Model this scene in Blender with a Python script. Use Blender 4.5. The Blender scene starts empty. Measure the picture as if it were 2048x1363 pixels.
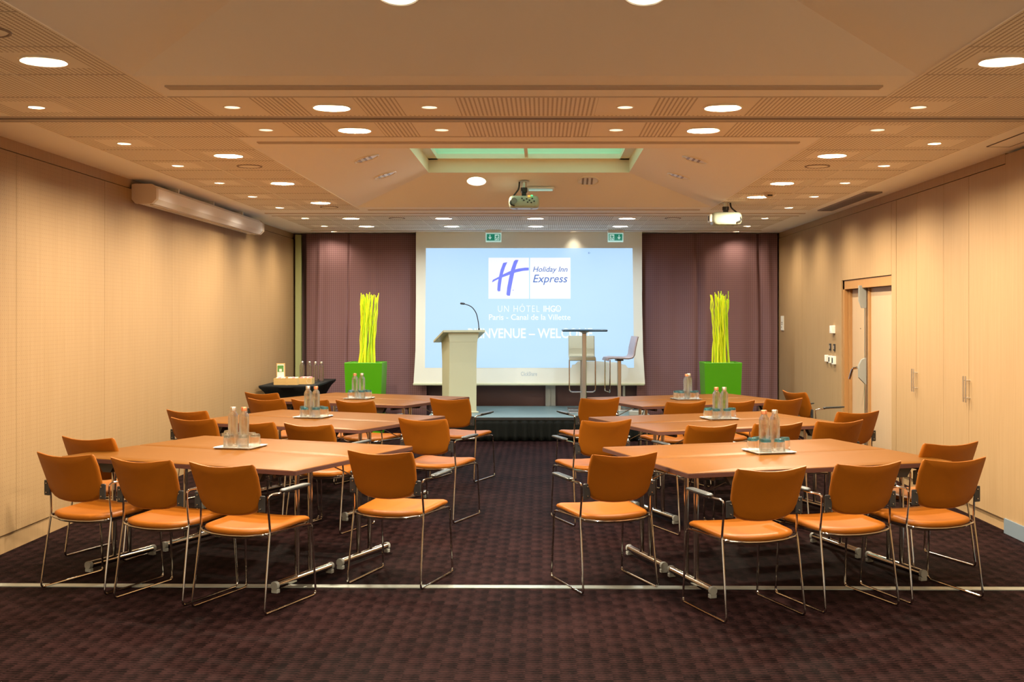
import bpy, math, random
from math import sin, cos, pi, radians
from mathutils import Vector, Matrix
sc = bpy.context.scene
col = sc.collection
random.seed(7)

# ------------------------------------------------ camera, world, exposure
cd = bpy.data.cameras.new('camera')
cd.sensor_width = 36; cd.lens = 2300 / 2048 * 36
cd.shift_x = -61 / 2048; cd.shift_y = -49.5 / 2048
cam = bpy.data.objects.new('camera', cd); col.objects.link(cam)
cam.location = (0, 0, 1.64); cam.rotation_euler = (pi / 2, 0, 0)
sc.camera = cam
cd.clip_start = .05
w = bpy.data.worlds.new('sky'); sc.world = w; w.use_nodes = True
w.node_tree.nodes['Background'].inputs[0].default_value = (.66, 1.0, .80, 1)
w.node_tree.nodes['Background'].inputs[1].default_value = 1.0
sc.view_settings.view_transform = 'Standard'
sc.view_settings.look = 'None'
sc.view_settings.gamma = 1
sc.view_settings.use_curve_mapping = False
sc.view_settings.exposure = 0.2
sc.cycles.use_denoising = True
sc.cycles.max_bounces = 14
sc.cycles.transmission_bounces = 12
sc.cycles.diffuse_bounces = 4
sc.cycles.glossy_bounces = 4
sc.cycles.transparent_max_bounces = 24
sc.cycles.sample_clamp_indirect = 6
WARM = (1, .85, .62)
COOL = (.78, .92, 1)
P_BIG, P_SMALL = 84.0, 28.0
H = 2.88          # ceiling height
XL, XR = -3.72, 3.52
YB, YF = 17.3, -1.6

# ------------------------------------------------ materials
def mat(name, c, rough=.5, metal=0, spec=.5, emit=None, es=0, trans=0, coat=0):
    m = bpy.data.materials.new(name); m.use_nodes = True
    b = m.node_tree.nodes['Principled BSDF']
    b.inputs['Base Color'].default_value = (*c, 1)
    b.inputs['Roughness'].default_value = rough
    b.inputs['Metallic'].default_value = metal
    b.inputs['Specular IOR Level'].default_value = spec
    b.inputs['Transmission Weight'].default_value = trans
    b.inputs['Coat Weight'].default_value = coat
    if emit:
        b.inputs['Emission Color'].default_value = (*emit, 1)
        b.inputs['Emission Strength'].default_value = es
    return m
class N:
    def __init__(s, m): s.t = m.node_tree; s.b = s.t.nodes['Principled BSDF']
    def n(s, ty, **k):
        x = s.t.nodes.new(ty)
        for a, v in k.items(): setattr(x, a, v)
        return x
    def l(s, a, b): s.t.links.new(a, b)
    def math(s, op, a, b=None, c=None):
        x = s.n('ShaderNodeMath', operation=op)
        for i, v in enumerate((a, b, c)):
            if v is None: continue
            if isinstance(v, (int, float)): x.inputs[i].default_value = v
            else: s.l(v, x.inputs[i])
        return x.outputs[0]
    def xyz(s):
        tc = s.n('ShaderNodeTexCoord'); sp = s.n('ShaderNodeSeparateXYZ')
        s.l(tc.outputs['Object'], sp.inputs[0]); return tc.outputs['Object'], sp.outputs
    def noise(s, vec, scale, sc3=(1, 1, 1), detail=3):
        mp = s.n('ShaderNodeMapping'); mp.inputs['Scale'].default_value = sc3
        s.l(vec, mp.inputs[0]); x = s.n('ShaderNodeTexNoise'); x.inputs['Scale'].default_value = scale
        x.inputs['Detail'].default_value = detail; s.l(mp.outputs[0], x.inputs[0]); return x.outputs[0]
    def mix(s, f, a, b):
        x = s.n('ShaderNodeMix', data_type='RGBA')
        if isinstance(f, (int, float)): x.inputs[0].default_value = f
        else: s.l(f, x.inputs[0])
        for i, v in ((6, a), (7, b)):
            if isinstance(v, tuple): x.inputs[i].default_value = (*v, 1)
            else: s.l(v, x.inputs[i])
        return x.outputs[2]
    def color(s, c): s.l(c, s.b.inputs['Base Color'])
    def bump(s, h, st=.2, d=.01):
        x = s.n('ShaderNodeBump'); x.inputs['Strength'].default_value = st; x.inputs['Distance'].default_value = d
        s.l(h, x.inputs['Height']); s.l(x.outputs[0], s.b.inputs['Normal'])
    def frac_lt(s, v, pitch, duty, off=0):
        a = s.math('FRACT', s.math('DIVIDE', s.math('ADD', v, off), pitch))
        return s.math('LESS_THAN', a, duty)

def wood(name, c1, c2, axis='z', rough=.42, coat=0, spec=.4):
    m = mat(name, c1, rough, spec=spec, coat=coat); n = N(m); v, _ = n.xyz()
    s = {'z': (14, 14, .35), 'x': (.5, 16, 16), 'y': (16, .5, 16)}[axis]
    g = n.noise(v, 3.2, s, 4); s2 = tuple(k * 5 for k in s); g2 = n.noise(v, 3.0, s2, 2)
    f = n.math('ADD', n.math('MULTIPLY', g, .65), n.math('MULTIPLY', g2, .45))
    f = n.math('MULTIPLY', n.math('SUBTRACT', f, .3), 2.0); f = n.math('MINIMUM', n.math('MAXIMUM', f, 0), 1)
    n.color(n.mix(f, c1, c2)); return m
M = {}
M['plaster'] = mat('plaster', (.94, .92, .89), .75, spec=.2)
M['tile'] = mat('ceiling_tile', (.91, .86, .78), .7, spec=.2)
m = mat('perforated_tile', (.91, .86, .78), .7, spec=.2); n = N(m); v, o = n.xyz()
f = n.math('MULTIPLY', n.frac_lt(o[0], .0265, .42), n.frac_lt(o[1], .022, .68))
n.color(n.mix(f, (.91, .86, .78), (.42, .33, .25))); M['perf'] = m
M['wall'] = wood('pale_wood', (.40, .265, .14), (.33, .21, .102), rough=.45, spec=.25)
M['wall_dark'] = wood('wood_frame', (.42, .22, .08), (.34, .17, .06), rough=.4)
M['door'] = wood('door_wood', (.50, .36, .23), (.45, .31, .19), rough=.4)
m = wood('perforated_wood', (.35, .23, .12), (.285, .18, .085), rough=.5, spec=.25); n = N(m); v, o = n.xyz()
old = n.b.inputs['Base Color'].links[0].from_socket
def cell(sk): return n.math('SUBTRACT', n.math('FRACT', n.math('DIVIDE', sk, .032)), .5)
d2 = n.math('ADD', n.math('POWER', cell(o[1]), 2), n.math('POWER', cell(o[2]), 2))
f = n.math('MULTIPLY', n.math('LESS_THAN', d2, .016), n.math('GREATER_THAN', o[2], .15))
n.color(n.mix(f, old, (.25, .15, .08))); M['wall_perf'] = m
# carpet
m = mat('carpet', (.06, .03, .03), .65, spec=.013); n = N(m); v, o = n.xyz()
nz = n.noise(v, 60, (1, 1, 1), 2); nb = n.noise(v, 1.3, (1, 1, 1), 3)
cx_ = n.math('FLOOR', n.math('DIVIDE', o[0], .08)); par = n.math('MULTIPLY', n.math('MODULO', n.math('ABSOLUTE', cx_), 2), pi)
cy_ = n.math('FLOOR', n.math('ADD', n.math('DIVIDE', o[1], .17), n.math('MULTIPLY', par, .5 / pi)))
cv = n.n('ShaderNodeCombineXYZ'); n.l(cx_, cv.inputs[0]); n.l(cy_, cv.inputs[1]); wn = n.n('ShaderNodeTexWhiteNoise', noise_dimensions='2D'); n.l(cv.outputs[0], wn.inputs[0])
sx = n.math('SINE', n.math('MULTIPLY', o[0], 2 * pi / .08)); sy = n.math('SINE', n.math('ADD', n.math('MULTIPLY', o[1], 2 * pi / .17), par))
blk = n.math('ADD', n.math('MULTIPLY', n.math('SUBTRACT', wn.outputs['Value'], .5), .22), n.math('ADD', n.math('MULTIPLY', sx, .16), n.math('MULTIPLY', sy, .17)))
ln = n.math('SINE', n.math('ADD', n.math('MULTIPLY', o[1], 2 * pi / .034), par))
f = n.math('ADD', n.math('ADD', blk, .42), n.math('MULTIPLY', ln, .22))
f = n.math('ADD', f, n.math('MULTIPLY', n.math('SUBTRACT', nz, .5), 1.1))
f = n.math('ADD', f, n.math('MULTIPLY', n.math('SUBTRACT', nb, .5), .8))
f = n.math('MINIMUM', n.math('MAXIMUM', f, 0), 1)
n.color(n.mix(f, (.0036, .0016, .0017), (.023, .0097, .0098))); n.bump(f, .5, .004); M['carpet'] = m
M['chrome'] = mat('chrome', (.52, .50, .48), .12, 1)
M['steel'] = mat('brushed_steel', (.62, .60, .57), .3, 1)
M['alu'] = mat('aluminium', (.70, .72, .72), .35, .9)
M['white_metal'] = mat('white_metal', (.82, .80, .76), .4)
M['groove'] = mat('dark_groove', (.10, .07, .055), .6)
M['slot'] = mat('slot_metal', (.42, .36, .30), .35, .7)
m = mat('orange_vinyl', (.255, .076, .0042), .45, spec=.2); n = N(m); v, o = n.xyz()
n.bump(n.noise(v, 350, (1, 1, 1), 2), .12, .001); M['vinyl'] = m
M['black'] = mat('black_plastic', (.02, .02, .022), .4)
M['armpad'] = mat('arm_pad', (.025, .03, .032), .35)
M['pan'] = mat('seat_pan', (.10, .06, .04), .4)
M['desk'] = wood('beech_top', (.150, .057, .0075), (.125, .045, .0055), 'x', .42, spec=.07)
M['edge'] = mat('edge_band', (.085, .036, .028), .6, spec=.2)
M['gfoot'] = mat('grey_cap', (.27, .28, .26), .5)
M['mirror'] = mat('tray_steel', (.86, .86, .84), .3, .85)
M['copper'] = mat('copper_cap', (.72, .30, .16), .3, .9)
def glass(name, tint, edge=(.9, .95, .95), k=.25):
    m = bpy.data.materials.new(name); m.use_nodes = True; t = m.node_tree
    t.nodes.remove(t.nodes['Principled BSDF'])
    out = t.nodes['Material Output']; a = t.nodes.new('ShaderNodeBsdfTransparent'); a.inputs[0].default_value = (*tint, 1)
    g = t.nodes.new('ShaderNodeBsdfGlossy'); g.inputs[0].default_value = (*edge, 1); g.inputs[1].default_value = .08
    lw = t.nodes.new('ShaderNodeLayerWeight'); lw.inputs[0].default_value = .5
    pw = t.nodes.new('ShaderNodeMath'); pw.operation = 'POWER'; pw.inputs[1].default_value = 2.6; t.links.new(lw.outputs['Facing'], pw.inputs[0])
    ml = t.nodes.new('ShaderNodeMath'); ml.operation = 'MULTIPLY_ADD'; ml.inputs[1].default_value = k; ml.inputs[2].default_value = .04; t.links.new(pw.outputs[0], ml.inputs[0])
    mx = t.nodes.new('ShaderNodeMixShader'); t.links.new(ml.outputs[0], mx.inputs[0])
    t.links.new(a.outputs[0], mx.inputs[1]); t.links.new(g.outputs[0], mx.inputs[2]); t.links.new(mx.outputs[0], out.inputs[0])
    return m
def rglass(name, tint, f):
    m = glass(name, tint); t = m.node_tree
    g = t.nodes.new('ShaderNodeBsdfGlass'); g.inputs['Color'].default_value = (*tint, 1); g.inputs['Roughness'].default_value = .02; g.inputs['IOR'].default_value = 1.46
    mx = t.nodes.new('ShaderNodeMixShader'); mx.inputs[0].default_value = f
    o = t.nodes['Material Output']; a = o.inputs[0].links[0].from_socket
    t.links.new(a, mx.inputs[1]); t.links.new(g.outputs[0], mx.inputs[2]); t.links.new(mx.outputs[0], o.inputs[0]); return m
M['glass'] = rglass('clear_glass', (.98, .98, .97), .6)
M['glass_base'] = rglass('screen_tinted_base', (.45, .82, .95), .8)  # blue reflection of the screen put into the glass colour
M['clear_base'] = rglass('clear_glass_base', (.94, .96, .95), .8)
M['pane'] = glass('skylight_pane', (.85, .97, .92), k=.2)
m = mat('mauve_fabric', (.20, .105, .10), .85, spec=.15); n = N(m); v, o = n.xyz()
f = n.math('MULTIPLY', n.math('ADD', n.math('SINE', n.math('MULTIPLY', o[0], 2 * pi / .03)), 1), .5)
g = n.math('MULTIPLY', n.math('ADD', n.math('SINE', n.math('MULTIPLY', o[2], 2 * pi / .03)), 1), .5)
f = n.math('MULTIPLY', n.math('ADD', f, g), .5)
n.color(n.mix(f, (.15, .080, .086), (.25, .14, .15))); M['curtain'] = m
M['backwall'] = mat('dark_mauve_wall', (.13, .07, .08), .5)
M['frame_grey'] = mat('grey_frame', (.42, .46, .46), .4, .4)
M['frame_green'] = mat('pale_green_frame', (.86, .87, .70), .5)
M['gap_light_green'] = mat('gap_light_strip', (.36, .38, .17), .5)  # greenish light from behind the curtain put into the colour
M['screen'] = mat('screen_cloth', (.78, .78, .70), .8, spec=.1)
m = mat('projection', (.12, .12, .12), .8, spec=.1, emit=(.42, .76, 1.0), es=.86); n = N(m); v, o = n.xyz()
nz = n.noise(v, .55, (1, 1, 1), 2)
n.l(n.mix(nz, (.38, .66, .98), (.52, .76, 1.02)), n.b.inputs['Emission Color']); M['proj'] = m
M['proj_white'] = mat('projection_white', (.3, .3, .3), .8, spec=.1, emit=(.93, .96, 1), es=.70)
M['proj_text'] = mat('projection_text', (.3, .3, .3), .8, spec=.1, emit=(.83, .95, 1), es=.70)
M['proj_violet'] = mat('projection_violet', (.05, .05, .1), .8, spec=.1, emit=(.16, .20, .85), es=.95)
M['proj_blue'] = mat('projection_blue', (.05, .05, .1), .8, spec=.1, emit=(.05, .16, .50), es=.9)
M['proj_faint'] = mat('projection_faint', (.42, .50, .56), .8, spec=.1)
M['stage'] = mat('stage_top', (.12, .18, .19), .38, spec=.5)
m = mat('black_skirt', (.004, .0055, .005), .7, spec=.12); M['skirt'] = m
M['blackcloth'] = mat('black_stretch_cloth', (.012, .013, .014), .7, spec=.2)
M['cream'] = mat('cream_lacquer', (.52, .53, .37), .35)
M['cream_seat'] = mat('cream_leather', (.40, .38, .27), .45)
M['mauve_seat'] = mat('taupe_leather', (.38, .30, .31), .4)
M['darktop'] = mat('dark_blue_top', (.03, .06, .085), .3)
M['green'] = mat('green_lacquer', (.065, .33, .002), .3, spec=.5)
M['soil'] = mat('soil', (.05, .06, .02), .9)
M['stick'] = mat('lime_stick', (.80, .88, .01), .5)
M['stick2'] = mat('green_stick', (.52, .80, .01), .5)
M['lamp'] = mat('lamp_glow', (1, 1, 1), .5, emit=(1, .93, .74), es=9)
M['lampcup'] = mat('lamp_cup', (.8, .7, .6), .3, emit=(1, .85, .62), es=.45)
M['lamp_small'] = mat('lamp_small', (1, 1, 1), .5, emit=(1, .93, .78), es=3)
M['reflector'] = mat('reflector', (.85, .80, .72), .35, .8)
M['reflector_matt'] = mat('reflector_matt', (.96, .95, .93), .3, .1)
M['louvre_amber'] = mat('louvre_amber', (.42, .25, .12), .3, .6)
M['joint'] = mat('tile_joint', (.58, .50, .42), .7)
M['ring'] = mat('ring_white', (.85, .80, .70), .35)
M['grille'] = mat('grille', (.28, .22, .18), .6)
M['white'] = mat('white_plastic', (.80, .79, .74), .35)
M['beige_cap'] = mat('beige_cap', (.62, .52, .42), .45)
M['screencase'] = mat('case_white', (.86, .84, .86), .3)
M['proj_body'] = mat('projector_body', (.42, .48, .38), .35)
M['sign_green'] = mat('sign_green', (.0, .20, .13), .4, emit=(0, .30, .20), es=.35)
M['sign_white'] = mat('sign_white', (.6, .8, .78), .4, emit=(.5, .95, .9), es=.35)
M['led_green'] = mat('led_green', (0, .5, .1), .4, emit=(.05, 1, .25), es=2)
M['led_orange'] = mat('led_orange', (.6, .2, 0), .4, emit=(1, .35, .05), es=2)
M['boxwood'] = wood('light_box_wood', (.62, .42, .17), (.52, .34, .13), 'x', .5)
M['paper'] = mat('paper', (.80, .78, .70), .6)
M['leafgreen'] = mat('print_green', (.10, .28, .06), .6)
M['pink'] = mat('sachet_pink', (.75, .35, .40), .6)
M['strip'] = mat('floor_strip', (.40, .44, .40), .35, .7)
M['kick'] = mat('kick_plate', (.30, .38, .46), .4, .5)

# ------------------------------------------------ mesh building
class B:
    def __init__(s): s.v = []; s.f = []; s.mi = []; s.mats = []
    def m(s, mt):
        if mt not in s.mats: s.mats.append(mt)
        return s.mats.index(mt)
    def add(s, vs, fs, mt=None):
        k = len(s.v); s.v += [tuple(q) for q in vs]
        i = s.m(mt) if mt else 0
        for f in fs: s.f.append([a + k for a in f]); s.mi.append(i)
        return s
    def box(s, c, d, mt=None, bv=0, rz=0, taper=1):
        x, y, z = d[0] / 2, d[1] / 2, d[2] / 2
        if bv <= 0:
            vs = [(sx * x * (taper if sz < 0 else 1), sy * y * (taper if sz < 0 else 1), sz * z) for sz in (-1, 1) for sx, sy in ((-1, -1), (1, -1), (1, 1), (-1, 1))]
            fs = [(3, 2, 1, 0), (4, 5, 6, 7)] + [(i, (i + 1) % 4, 4 + (i + 1) % 4, 4 + i) for i in range(4)]
        else:
            bv = min(bv, x * .98, y * .98, z * .98)
            prof = []
            for sz, ins in ((-z, bv), (-z + bv, 0), (z - bv, 0), (z, bv)):
                ring = []
                for sx, sy in ((-1, -1), (1, -1), (1, 1), (-1, 1)):
                    a = (sx * (x - ins - (0 if ins else 0)), sy * (y - ins))
                    if ins: ring += [a, a]
                    else:
                        p1 = (sx * (x - bv), sy * y); p2 = (sx * x, sy * (y - bv))
                        ring += [p1, p2] if sx * sy < 0 else [p2, p1]
                if ins:
                    ring2 = []
                    for q, (sx, sy) in zip(range(4), ((-1, -1), (1, -1), (1, 1), (-1, 1))):
                        ring2 += [ring[2 * q], ring[2 * q]]
                    ring = ring2
                prof.append([(a[0] * (taper if sz < 0 else 1), a[1] * (taper if sz < 0 else 1), sz) for a in ring])
            # order so that the walk is consistent
            def fix(r): return [r[1], r[0]] + [r[3], r[2]] + [r[5], r[4]] + [r[7], r[6]] if False else r
            vs = [p for r in prof for p in fix(r)]
            fs = []
            for k in range(3):
                for i in range(8):
                    j = (i + 1) % 8; fs.append((k * 8 + i, k * 8 + j, (k + 1) * 8 + j, (k + 1) * 8 + i))
            fs += [(6, 4, 2, 0), (24, 26, 28, 30)]
        cr, sr = cos(rz), sin(rz)
        vs = [(c[0] + cr * a - sr * b, c[1] + sr * a + cr * b, c[2] + e) for a, b, e in vs]
        return s.add(vs, fs, mt)
    def tube(s, pts, r, mt=None, seg=8, cap=True, closed=False):
        pts = [Vector(p) for p in pts]; n = len(pts); vs = []; up = None
        for i, p in enumerate(pts):
            a = pts[i - 1] if (i or closed) else p; b = pts[(i + 1) % n] if (i < n - 1 or closed) else p
            t = (b - a).normalized()
            if up is None:
                up = Vector((0, 0, 1)) if abs(t.z) < .9 else Vector((1, 0, 0))
            u = (up - t * up.dot(t)).normalized(); up = u; q = t.cross(u)
            rr = r[i] if isinstance(r, (list, tuple)) else r
            vs += [p + (u * cos(2 * pi * k / seg) + q * sin(2 * pi * k / seg)) * rr for k in range(seg)]
        fs = []
        for i in range(n if closed else n - 1):
            j = (i + 1) % n
            for k in range(seg):
                l = (k + 1) % seg; fs.append((i * seg + k, i * seg + l, j * seg + l, j * seg + k))
        if cap and not closed:
            fs += [tuple(range(seg))[::-1], tuple((n - 1) * seg + k for k in range(seg))]
        return s.add(vs, fs, mt)
    def lathe(s, prof, c=(0, 0, 0), mt=None, seg=20, mtx=None):
        vs = []; fs = []; n = len(prof)
        for r, z in prof:
            for k in range(seg):
                q = Vector((r * cos(2 * pi * k / seg), r * sin(2 * pi * k / seg), z))
                if mtx: q = mtx @ q
                vs.append(q + Vector(c))
        for i in range(n - 1):
            for k in range(seg):
                l = (k + 1) % seg; fs.append((i * seg + k, i * seg + l, (i + 1) * seg + l, (i + 1) * seg + k))
        if prof[0][0] > 1e-5: pass
        return s.add(vs, fs, mt)
    def pad(s, outline, mapper, th, mt=None, edge=.86):
        n = len(outline); cx = sum(p[0] for p in outline) / n; cy = sum(p[1] for p in outline) / n
        S = [0.02, .3, .6, edge]
        S += [edge + (1 - edge) * sin(a) for a in (radians(30), radians(60), radians(90))]
        rings = [(q, 1) for q in S] + [(q, -1) for q in S[::-1][1:]]
        vs = []
        for q, side in rings:
            k = max(0, (q - edge) / (1 - edge)); h = th / 2 * math.sqrt(max(0, 1 - k * k)) * side
            for x, y in outline: vs.append(mapper(cx + (x - cx) * q, cy + (y - cy) * q, h))
        fs = []; R = len(rings)
        for i in range(R - 1):
            for k in range(n):
                l = (k + 1) % n; fs.append((i * n + k, i * n + l, (i + 1) * n + l, (i + 1) * n + k))
        fs += [tuple(range(n))[::-1], tuple((R - 1) * n + k for k in range(n))]
        return s.add(vs, fs, mt)
    def poly(s, pts, th, mapper, mt=None):
        n = len(pts)
        vs = [mapper(x, y, 0) for x, y in pts] + [mapper(x, y, th) for x, y in pts]
        fs = [tuple(range(n)), tuple(range(2 * n - 1, n - 1, -1))] + [(k, n + k, n + (k + 1) % n, (k + 1) % n) for k in range(n)]
        return s.add(vs, fs, mt)
    def build(s, name, mt=None, parent=None, loc=(0, 0, 0), smooth=True, sharp=35):
        me = bpy.data.meshes.new(name); me.from_pydata(s.v, [], s.f)
        mats = s.mats if s.mats else [mt]
        for q in mats: me.materials.append(M[q] if isinstance(q, str) else q)
        me.polygons.foreach_set('material_index', s.mi)
        import bmesh
        bm = bmesh.new(); bm.from_mesh(me); bmesh.ops.remove_doubles(bm, verts=bm.verts, dist=1e-6)
        bmesh.ops.recalc_face_normals(bm, faces=bm.faces); bm.to_mesh(me); bm.free()
        if smooth:
            me.polygons.foreach_set('use_smooth', [True] * len(me.polygons)); me.set_sharp_from_angle(angle=radians(sharp))
        me.update()
        o = bpy.data.objects.new(name, me); col.objects.link(o); o.location = loc
        if parent: o.parent = parent
        return o
def tag(o, label=None, cat=None, group=None, kind=None):
    for k, v in (('label', label), ('category', cat), ('group', group), ('kind', kind)):
        if v: o[k] = v
    return o
def empty(name, loc=(0, 0, 0), rz=0, label=None, cat=None, group=None, kind=None):
    o = bpy.data.objects.new(name, None); col.objects.link(o); o.location = loc; o.rotation_euler = (0, 0, rz)
    o.empty_display_size = .1
    return tag(o, label, cat, group, kind)
def dup(o, parent=None):
    c = o.copy(); col.objects.link(c)
    if parent: c.parent = parent
    for ch in list(o.children): dup(ch, c)
    return c
def placed(proto, first, loc, rz, label):
    o = proto if first else dup(proto)
    o.location = loc; o.rotation_euler = (0, 0, rz); o['label'] = label
    return o
def rpath(pts, r, n=5):
    pts = [Vector(p) for p in pts]; out = [pts[0]]
    for i in range(1, len(pts) - 1):
        p = pts[i]; a = pts[i - 1] - p; b = pts[i + 1] - p
        d = min(r, a.length * .45, b.length * .45); A = p + a.normalized() * d; C = p + b.normalized() * d
        for k in range(n + 1):
            t = k / n; out.append(A * (1 - t) ** 2 + p * 2 * t * (1 - t) + C * t * t)
    return out + [pts[-1]]
def rrect(w, d, r, n=4):
    out = []
    for sx, sy, a0 in ((1, 1, 0), (-1, 1, 90), (-1, -1, 180), (1, -1, 270)):
        for k in range(n + 1):
            a = radians(a0 + 90 * k / n); out.append((sx * (w / 2 - r) + r * cos(a), sy * (d / 2 - r) + r * sin(a)))
    return out
def bar(*boxes):
    b = B()
    for c, d in boxes: b.box(c, d)
    return b
struct = lambda o: tag(o, kind='structure')

# ------------------------------------------------ room shell
b = B(); b.add([(XL - .3, YF, 0), (XR + .3, YF, 0), (XR + .3, YB + .2, 0), (XL - .3, YB + .2, 0)], [(0, 1, 2, 3)])
struct(b.build('floor', 'carpet', smooth=False))
b = B(); b.box(((XL + XR) / 2, 0, .002), (XR - XL, .075, .006)); o = b.build('trim_1', 'strip', loc=(0, 6.96, 0)); struct(o)
o.rotation_euler = (0, 0, -.0155)
# left wall: perforated panels with fine joints, plinth and frieze
b = B(); ys = [-1.6, .9, 3.3, 5.7, 8.13, 9.77, 11.55, 13.42, 15.2, YB]
for a, c in zip(ys, ys[1:]): b.box((XL - .02, (a + c) / 2, (.13 + 2.79) / 2), (.04, c - a - .004, 2.66))
b.box((XL - .06, (YF + YB) / 2, 1.45), (.05, YB - YF, 2.9), 'groove'); b.mats[0] = 'wall_perf'
bb = B(); bb.mats = []; 
for a, c in zip(ys, ys[1:]): bb.box((XL - .02, (a + c) / 2, (.13 + 2.79) / 2), (.04, c - a - .004, 2.66), 'wall_perf')
bb.box((XL - .06, (YF + YB) / 2, 1.45), (.04, YB - YF, 2.9), 'groove')
bb.box((XL - .03, (YF + YB) / 2, 2.84), (.03, YB - YF, .08), 'wall')
struct(bb.build('wall_left', smooth=False))
b = B(); b.box((XL - .025, (YF + YB) / 2, .063), (.03, YB - YF, .126)); struct(b.build('baseboard_left', 'wall', smooth=False))
# right wall
b = B()
def rp(a, c, z0, z1, x=XR, mt='wall'): b.box((x + .02, (a + c) / 2, (z0 + z1) / 2), (.04, c - a - .006, z1 - z0), mt)
rp(15.6, YB, 0.09, 2.797); rp(13.54, 15.6, .09, 2.797); rp(11.6, 13.54, 2.06, 2.797); rp(11.45, 11.6, .09, 2.797)
rp(4.9, 8.70, .115, 2.86, XR - .02); rp(1.2, 4.9, .115, 2.86, XR - .02); rp(YF, 1.2, .115, 2.86, XR - .02)
b.box((XR + .12, (YF + YB) / 2 , 2.0 ), (.02, YB - YF, 1.8), 'groove')
b.box((XR + .07, 10.1, 1.4), (.04, 3.0, 2.8), 'groove')
b.box((XR + .02, 8.71, 2.79), (.05, .05, .1), 'groove')
for a, c in ((8.76, 10.1), (10.1, 12.0), (12.0, 13.72), (13.72, 15.5), (15.5, YB)): b.box((XR + .03, (a + c) / 2, 2.845), (.05, c - a - .005, .085), 'wall')
b.box((XR + .035, (13.54 + YB) / 2, .045), (.03, YB - 13.54, .09), 'wall')
b.box((XR + .035, 11.525, .045), (.03, .15, .09), 'wall')
b.box((XR + .15, (YF + YB) / 2, .2), (.02, YB - YF, 2.0), 'groove')
struct(b.build('wall_right', smooth=False))
b = B(); b.box((XR - .01, (YF + 8.70) / 2, .058), (.04, 8.70 - YF, .112)); struct(b.build('baseboard_right', 'kick', smooth=False))
# back and front walls
b = B(); b.box((0, YB + .05, 1.5), (7.9, .1, 3.1)); struct(b.build('wall_back', 'backwall', smooth=False))
b = B(); b.box((0, YF - .05, 1.6), (7.9, .1, 3.4)); struct(b.build('wall_front', 'plaster', smooth=False))
# window parts seen below the screen; painted light strip in the left corner
b = B(); b.box((.12, YB - .06, 1.4), (.15, .06, 2.8)); b.box((.09, YB - .10, 1.4), (.05, .04, 2.8)); struct(b.build('trim_2', 'frame_grey', smooth=False))
b = B(); b.box((-3.645, YB - .1, 1.43), (.085, .1, 2.85)); struct(b.build('trim_3', 'gap_light_green', smooth=False))
b = B(); b.box((1.22, YB - .06, .9), (.035, .05, 1.2)); struct(b.build('trim_4', 'frame_grey', smooth=False))

# ------------------------------------------------ lamps list
TX = lambda k: -3.29 + .582 * k        # tile lattice
BIG = [(-2.42, 5.58), (-2.42, 8.86), (-2.42, 10.70), (-2.42, 12.54), (-2.42, 14.54), (-1.25, 6.82), (-1.25, 7.65),
       (2.23, 5.58), (2.23, 8.86), (2.23, 10.70), (2.23, 11.92), (1.07, 6.82), (1.07, 7.65),
       (-2.42, 3.75), (2.23, 3.75), (-2.42, 1.92), (2.23, 1.92), (-2.42, .10), (2.23, .10), (-1.25, 14.54), (-1.25, 15.82), (-.09, 14.54), (-.09, 15.82), (1.07, 14.54), (1.07, 15.82), (-2.42, 15.82)]  # rows around the camera are unseen, added to light the chair backs
SMALL = [(-1.84, 6.82), (-.67, 6.82), (.49, 6.82), (2.23, 6.82), (-1.84, 7.65), (-.67, 7.65), (.49, 7.65), (2.23, 7.65),
         (-3.0, 8.25), (2.81, 8.25), (-3.0, 9.47), (2.81, 9.47), (-3.0, 10.69), (2.81, 10.69), (-3.0, 11.91), (2.81, 11.91),
         (-3.0, 13.13), (2.81, 13.13), (-3.0, 14.54), (2.81, 14.54), (-3.0, 15.82), (2.81, 15.82), (-3.05, 16.82), (2.83, 16.82), (.46, 16.82),
         (-3.0, 6.82), (2.81, 5.58), (-3.0, 4.38), (2.81, 3.15), (-3.0, 1.93), (2.81, .71)]
LIGHTS = [(x, y, .10) for x, y in BIG] + [(x, y, .045) for x, y in SMALL]
SPK = [(-2.42, 9.50), (-1.84, 14.54), (1.65, 14.54), (-2.42, 5.0), (2.27, 9.50), (-2.42, 13.05)]

# ------------------------------------------------ ceiling
cb = B()
def quad(x0, x1, y0, y1, mt, z=H):
    if x1 - x0 > 1e-6 and y1 - y0 > 1e-6: cb.add([(x0, y0, z), (x1, y0, z), (x1, y1, z), (x0, y1, z)], [(0, 3, 2, 1)], mt)
def holed(x0, x1, y0, y1, lx, ly, r, mt):
    n = 32; cir = [(lx + r * cos(2 * pi * k / n), ly + r * sin(2 * pi * k / n)) for k in range(n)]; sq = []
    for k in range(n):
        a = 2 * pi * k / n; c, s = cos(a), sin(a)
        t = min([((x1 - lx) / c) if c > 1e-9 else 1e9, ((x0 - lx) / c) if c < -1e-9 else 1e9, ((y1 - ly) / s) if s > 1e-9 else 1e9, ((y0 - ly) / s) if s < -1e-9 else 1e9])
        sq.append((lx + t * c, ly + t * s))
    vs = [(x, y, H) for x, y in cir + sq]; fs = [(k, (k + 1) % n, n + (k + 1) % n, n + k) for k in range(n)]
    corners = [(x1, y1), (x0, y1), (x0, y0), (x1, y0)]
    for cx, cy in corners:
        a = math.atan2(cy - ly, cx - lx) % (2 * pi); k = int(a / (2 * pi / n)) % n
        p, q = sq[k], sq[(k + 1) % n]
        if abs((p[0] - cx) * (q[1] - cy) - (p[1] - cy) * (q[0] - cx)) > 1e-9:
            vs.append((cx, cy, H)); fs.append((n + k, n + (k + 1) % n, len(vs) - 1))
    cb.add(vs, fs, mt)
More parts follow.
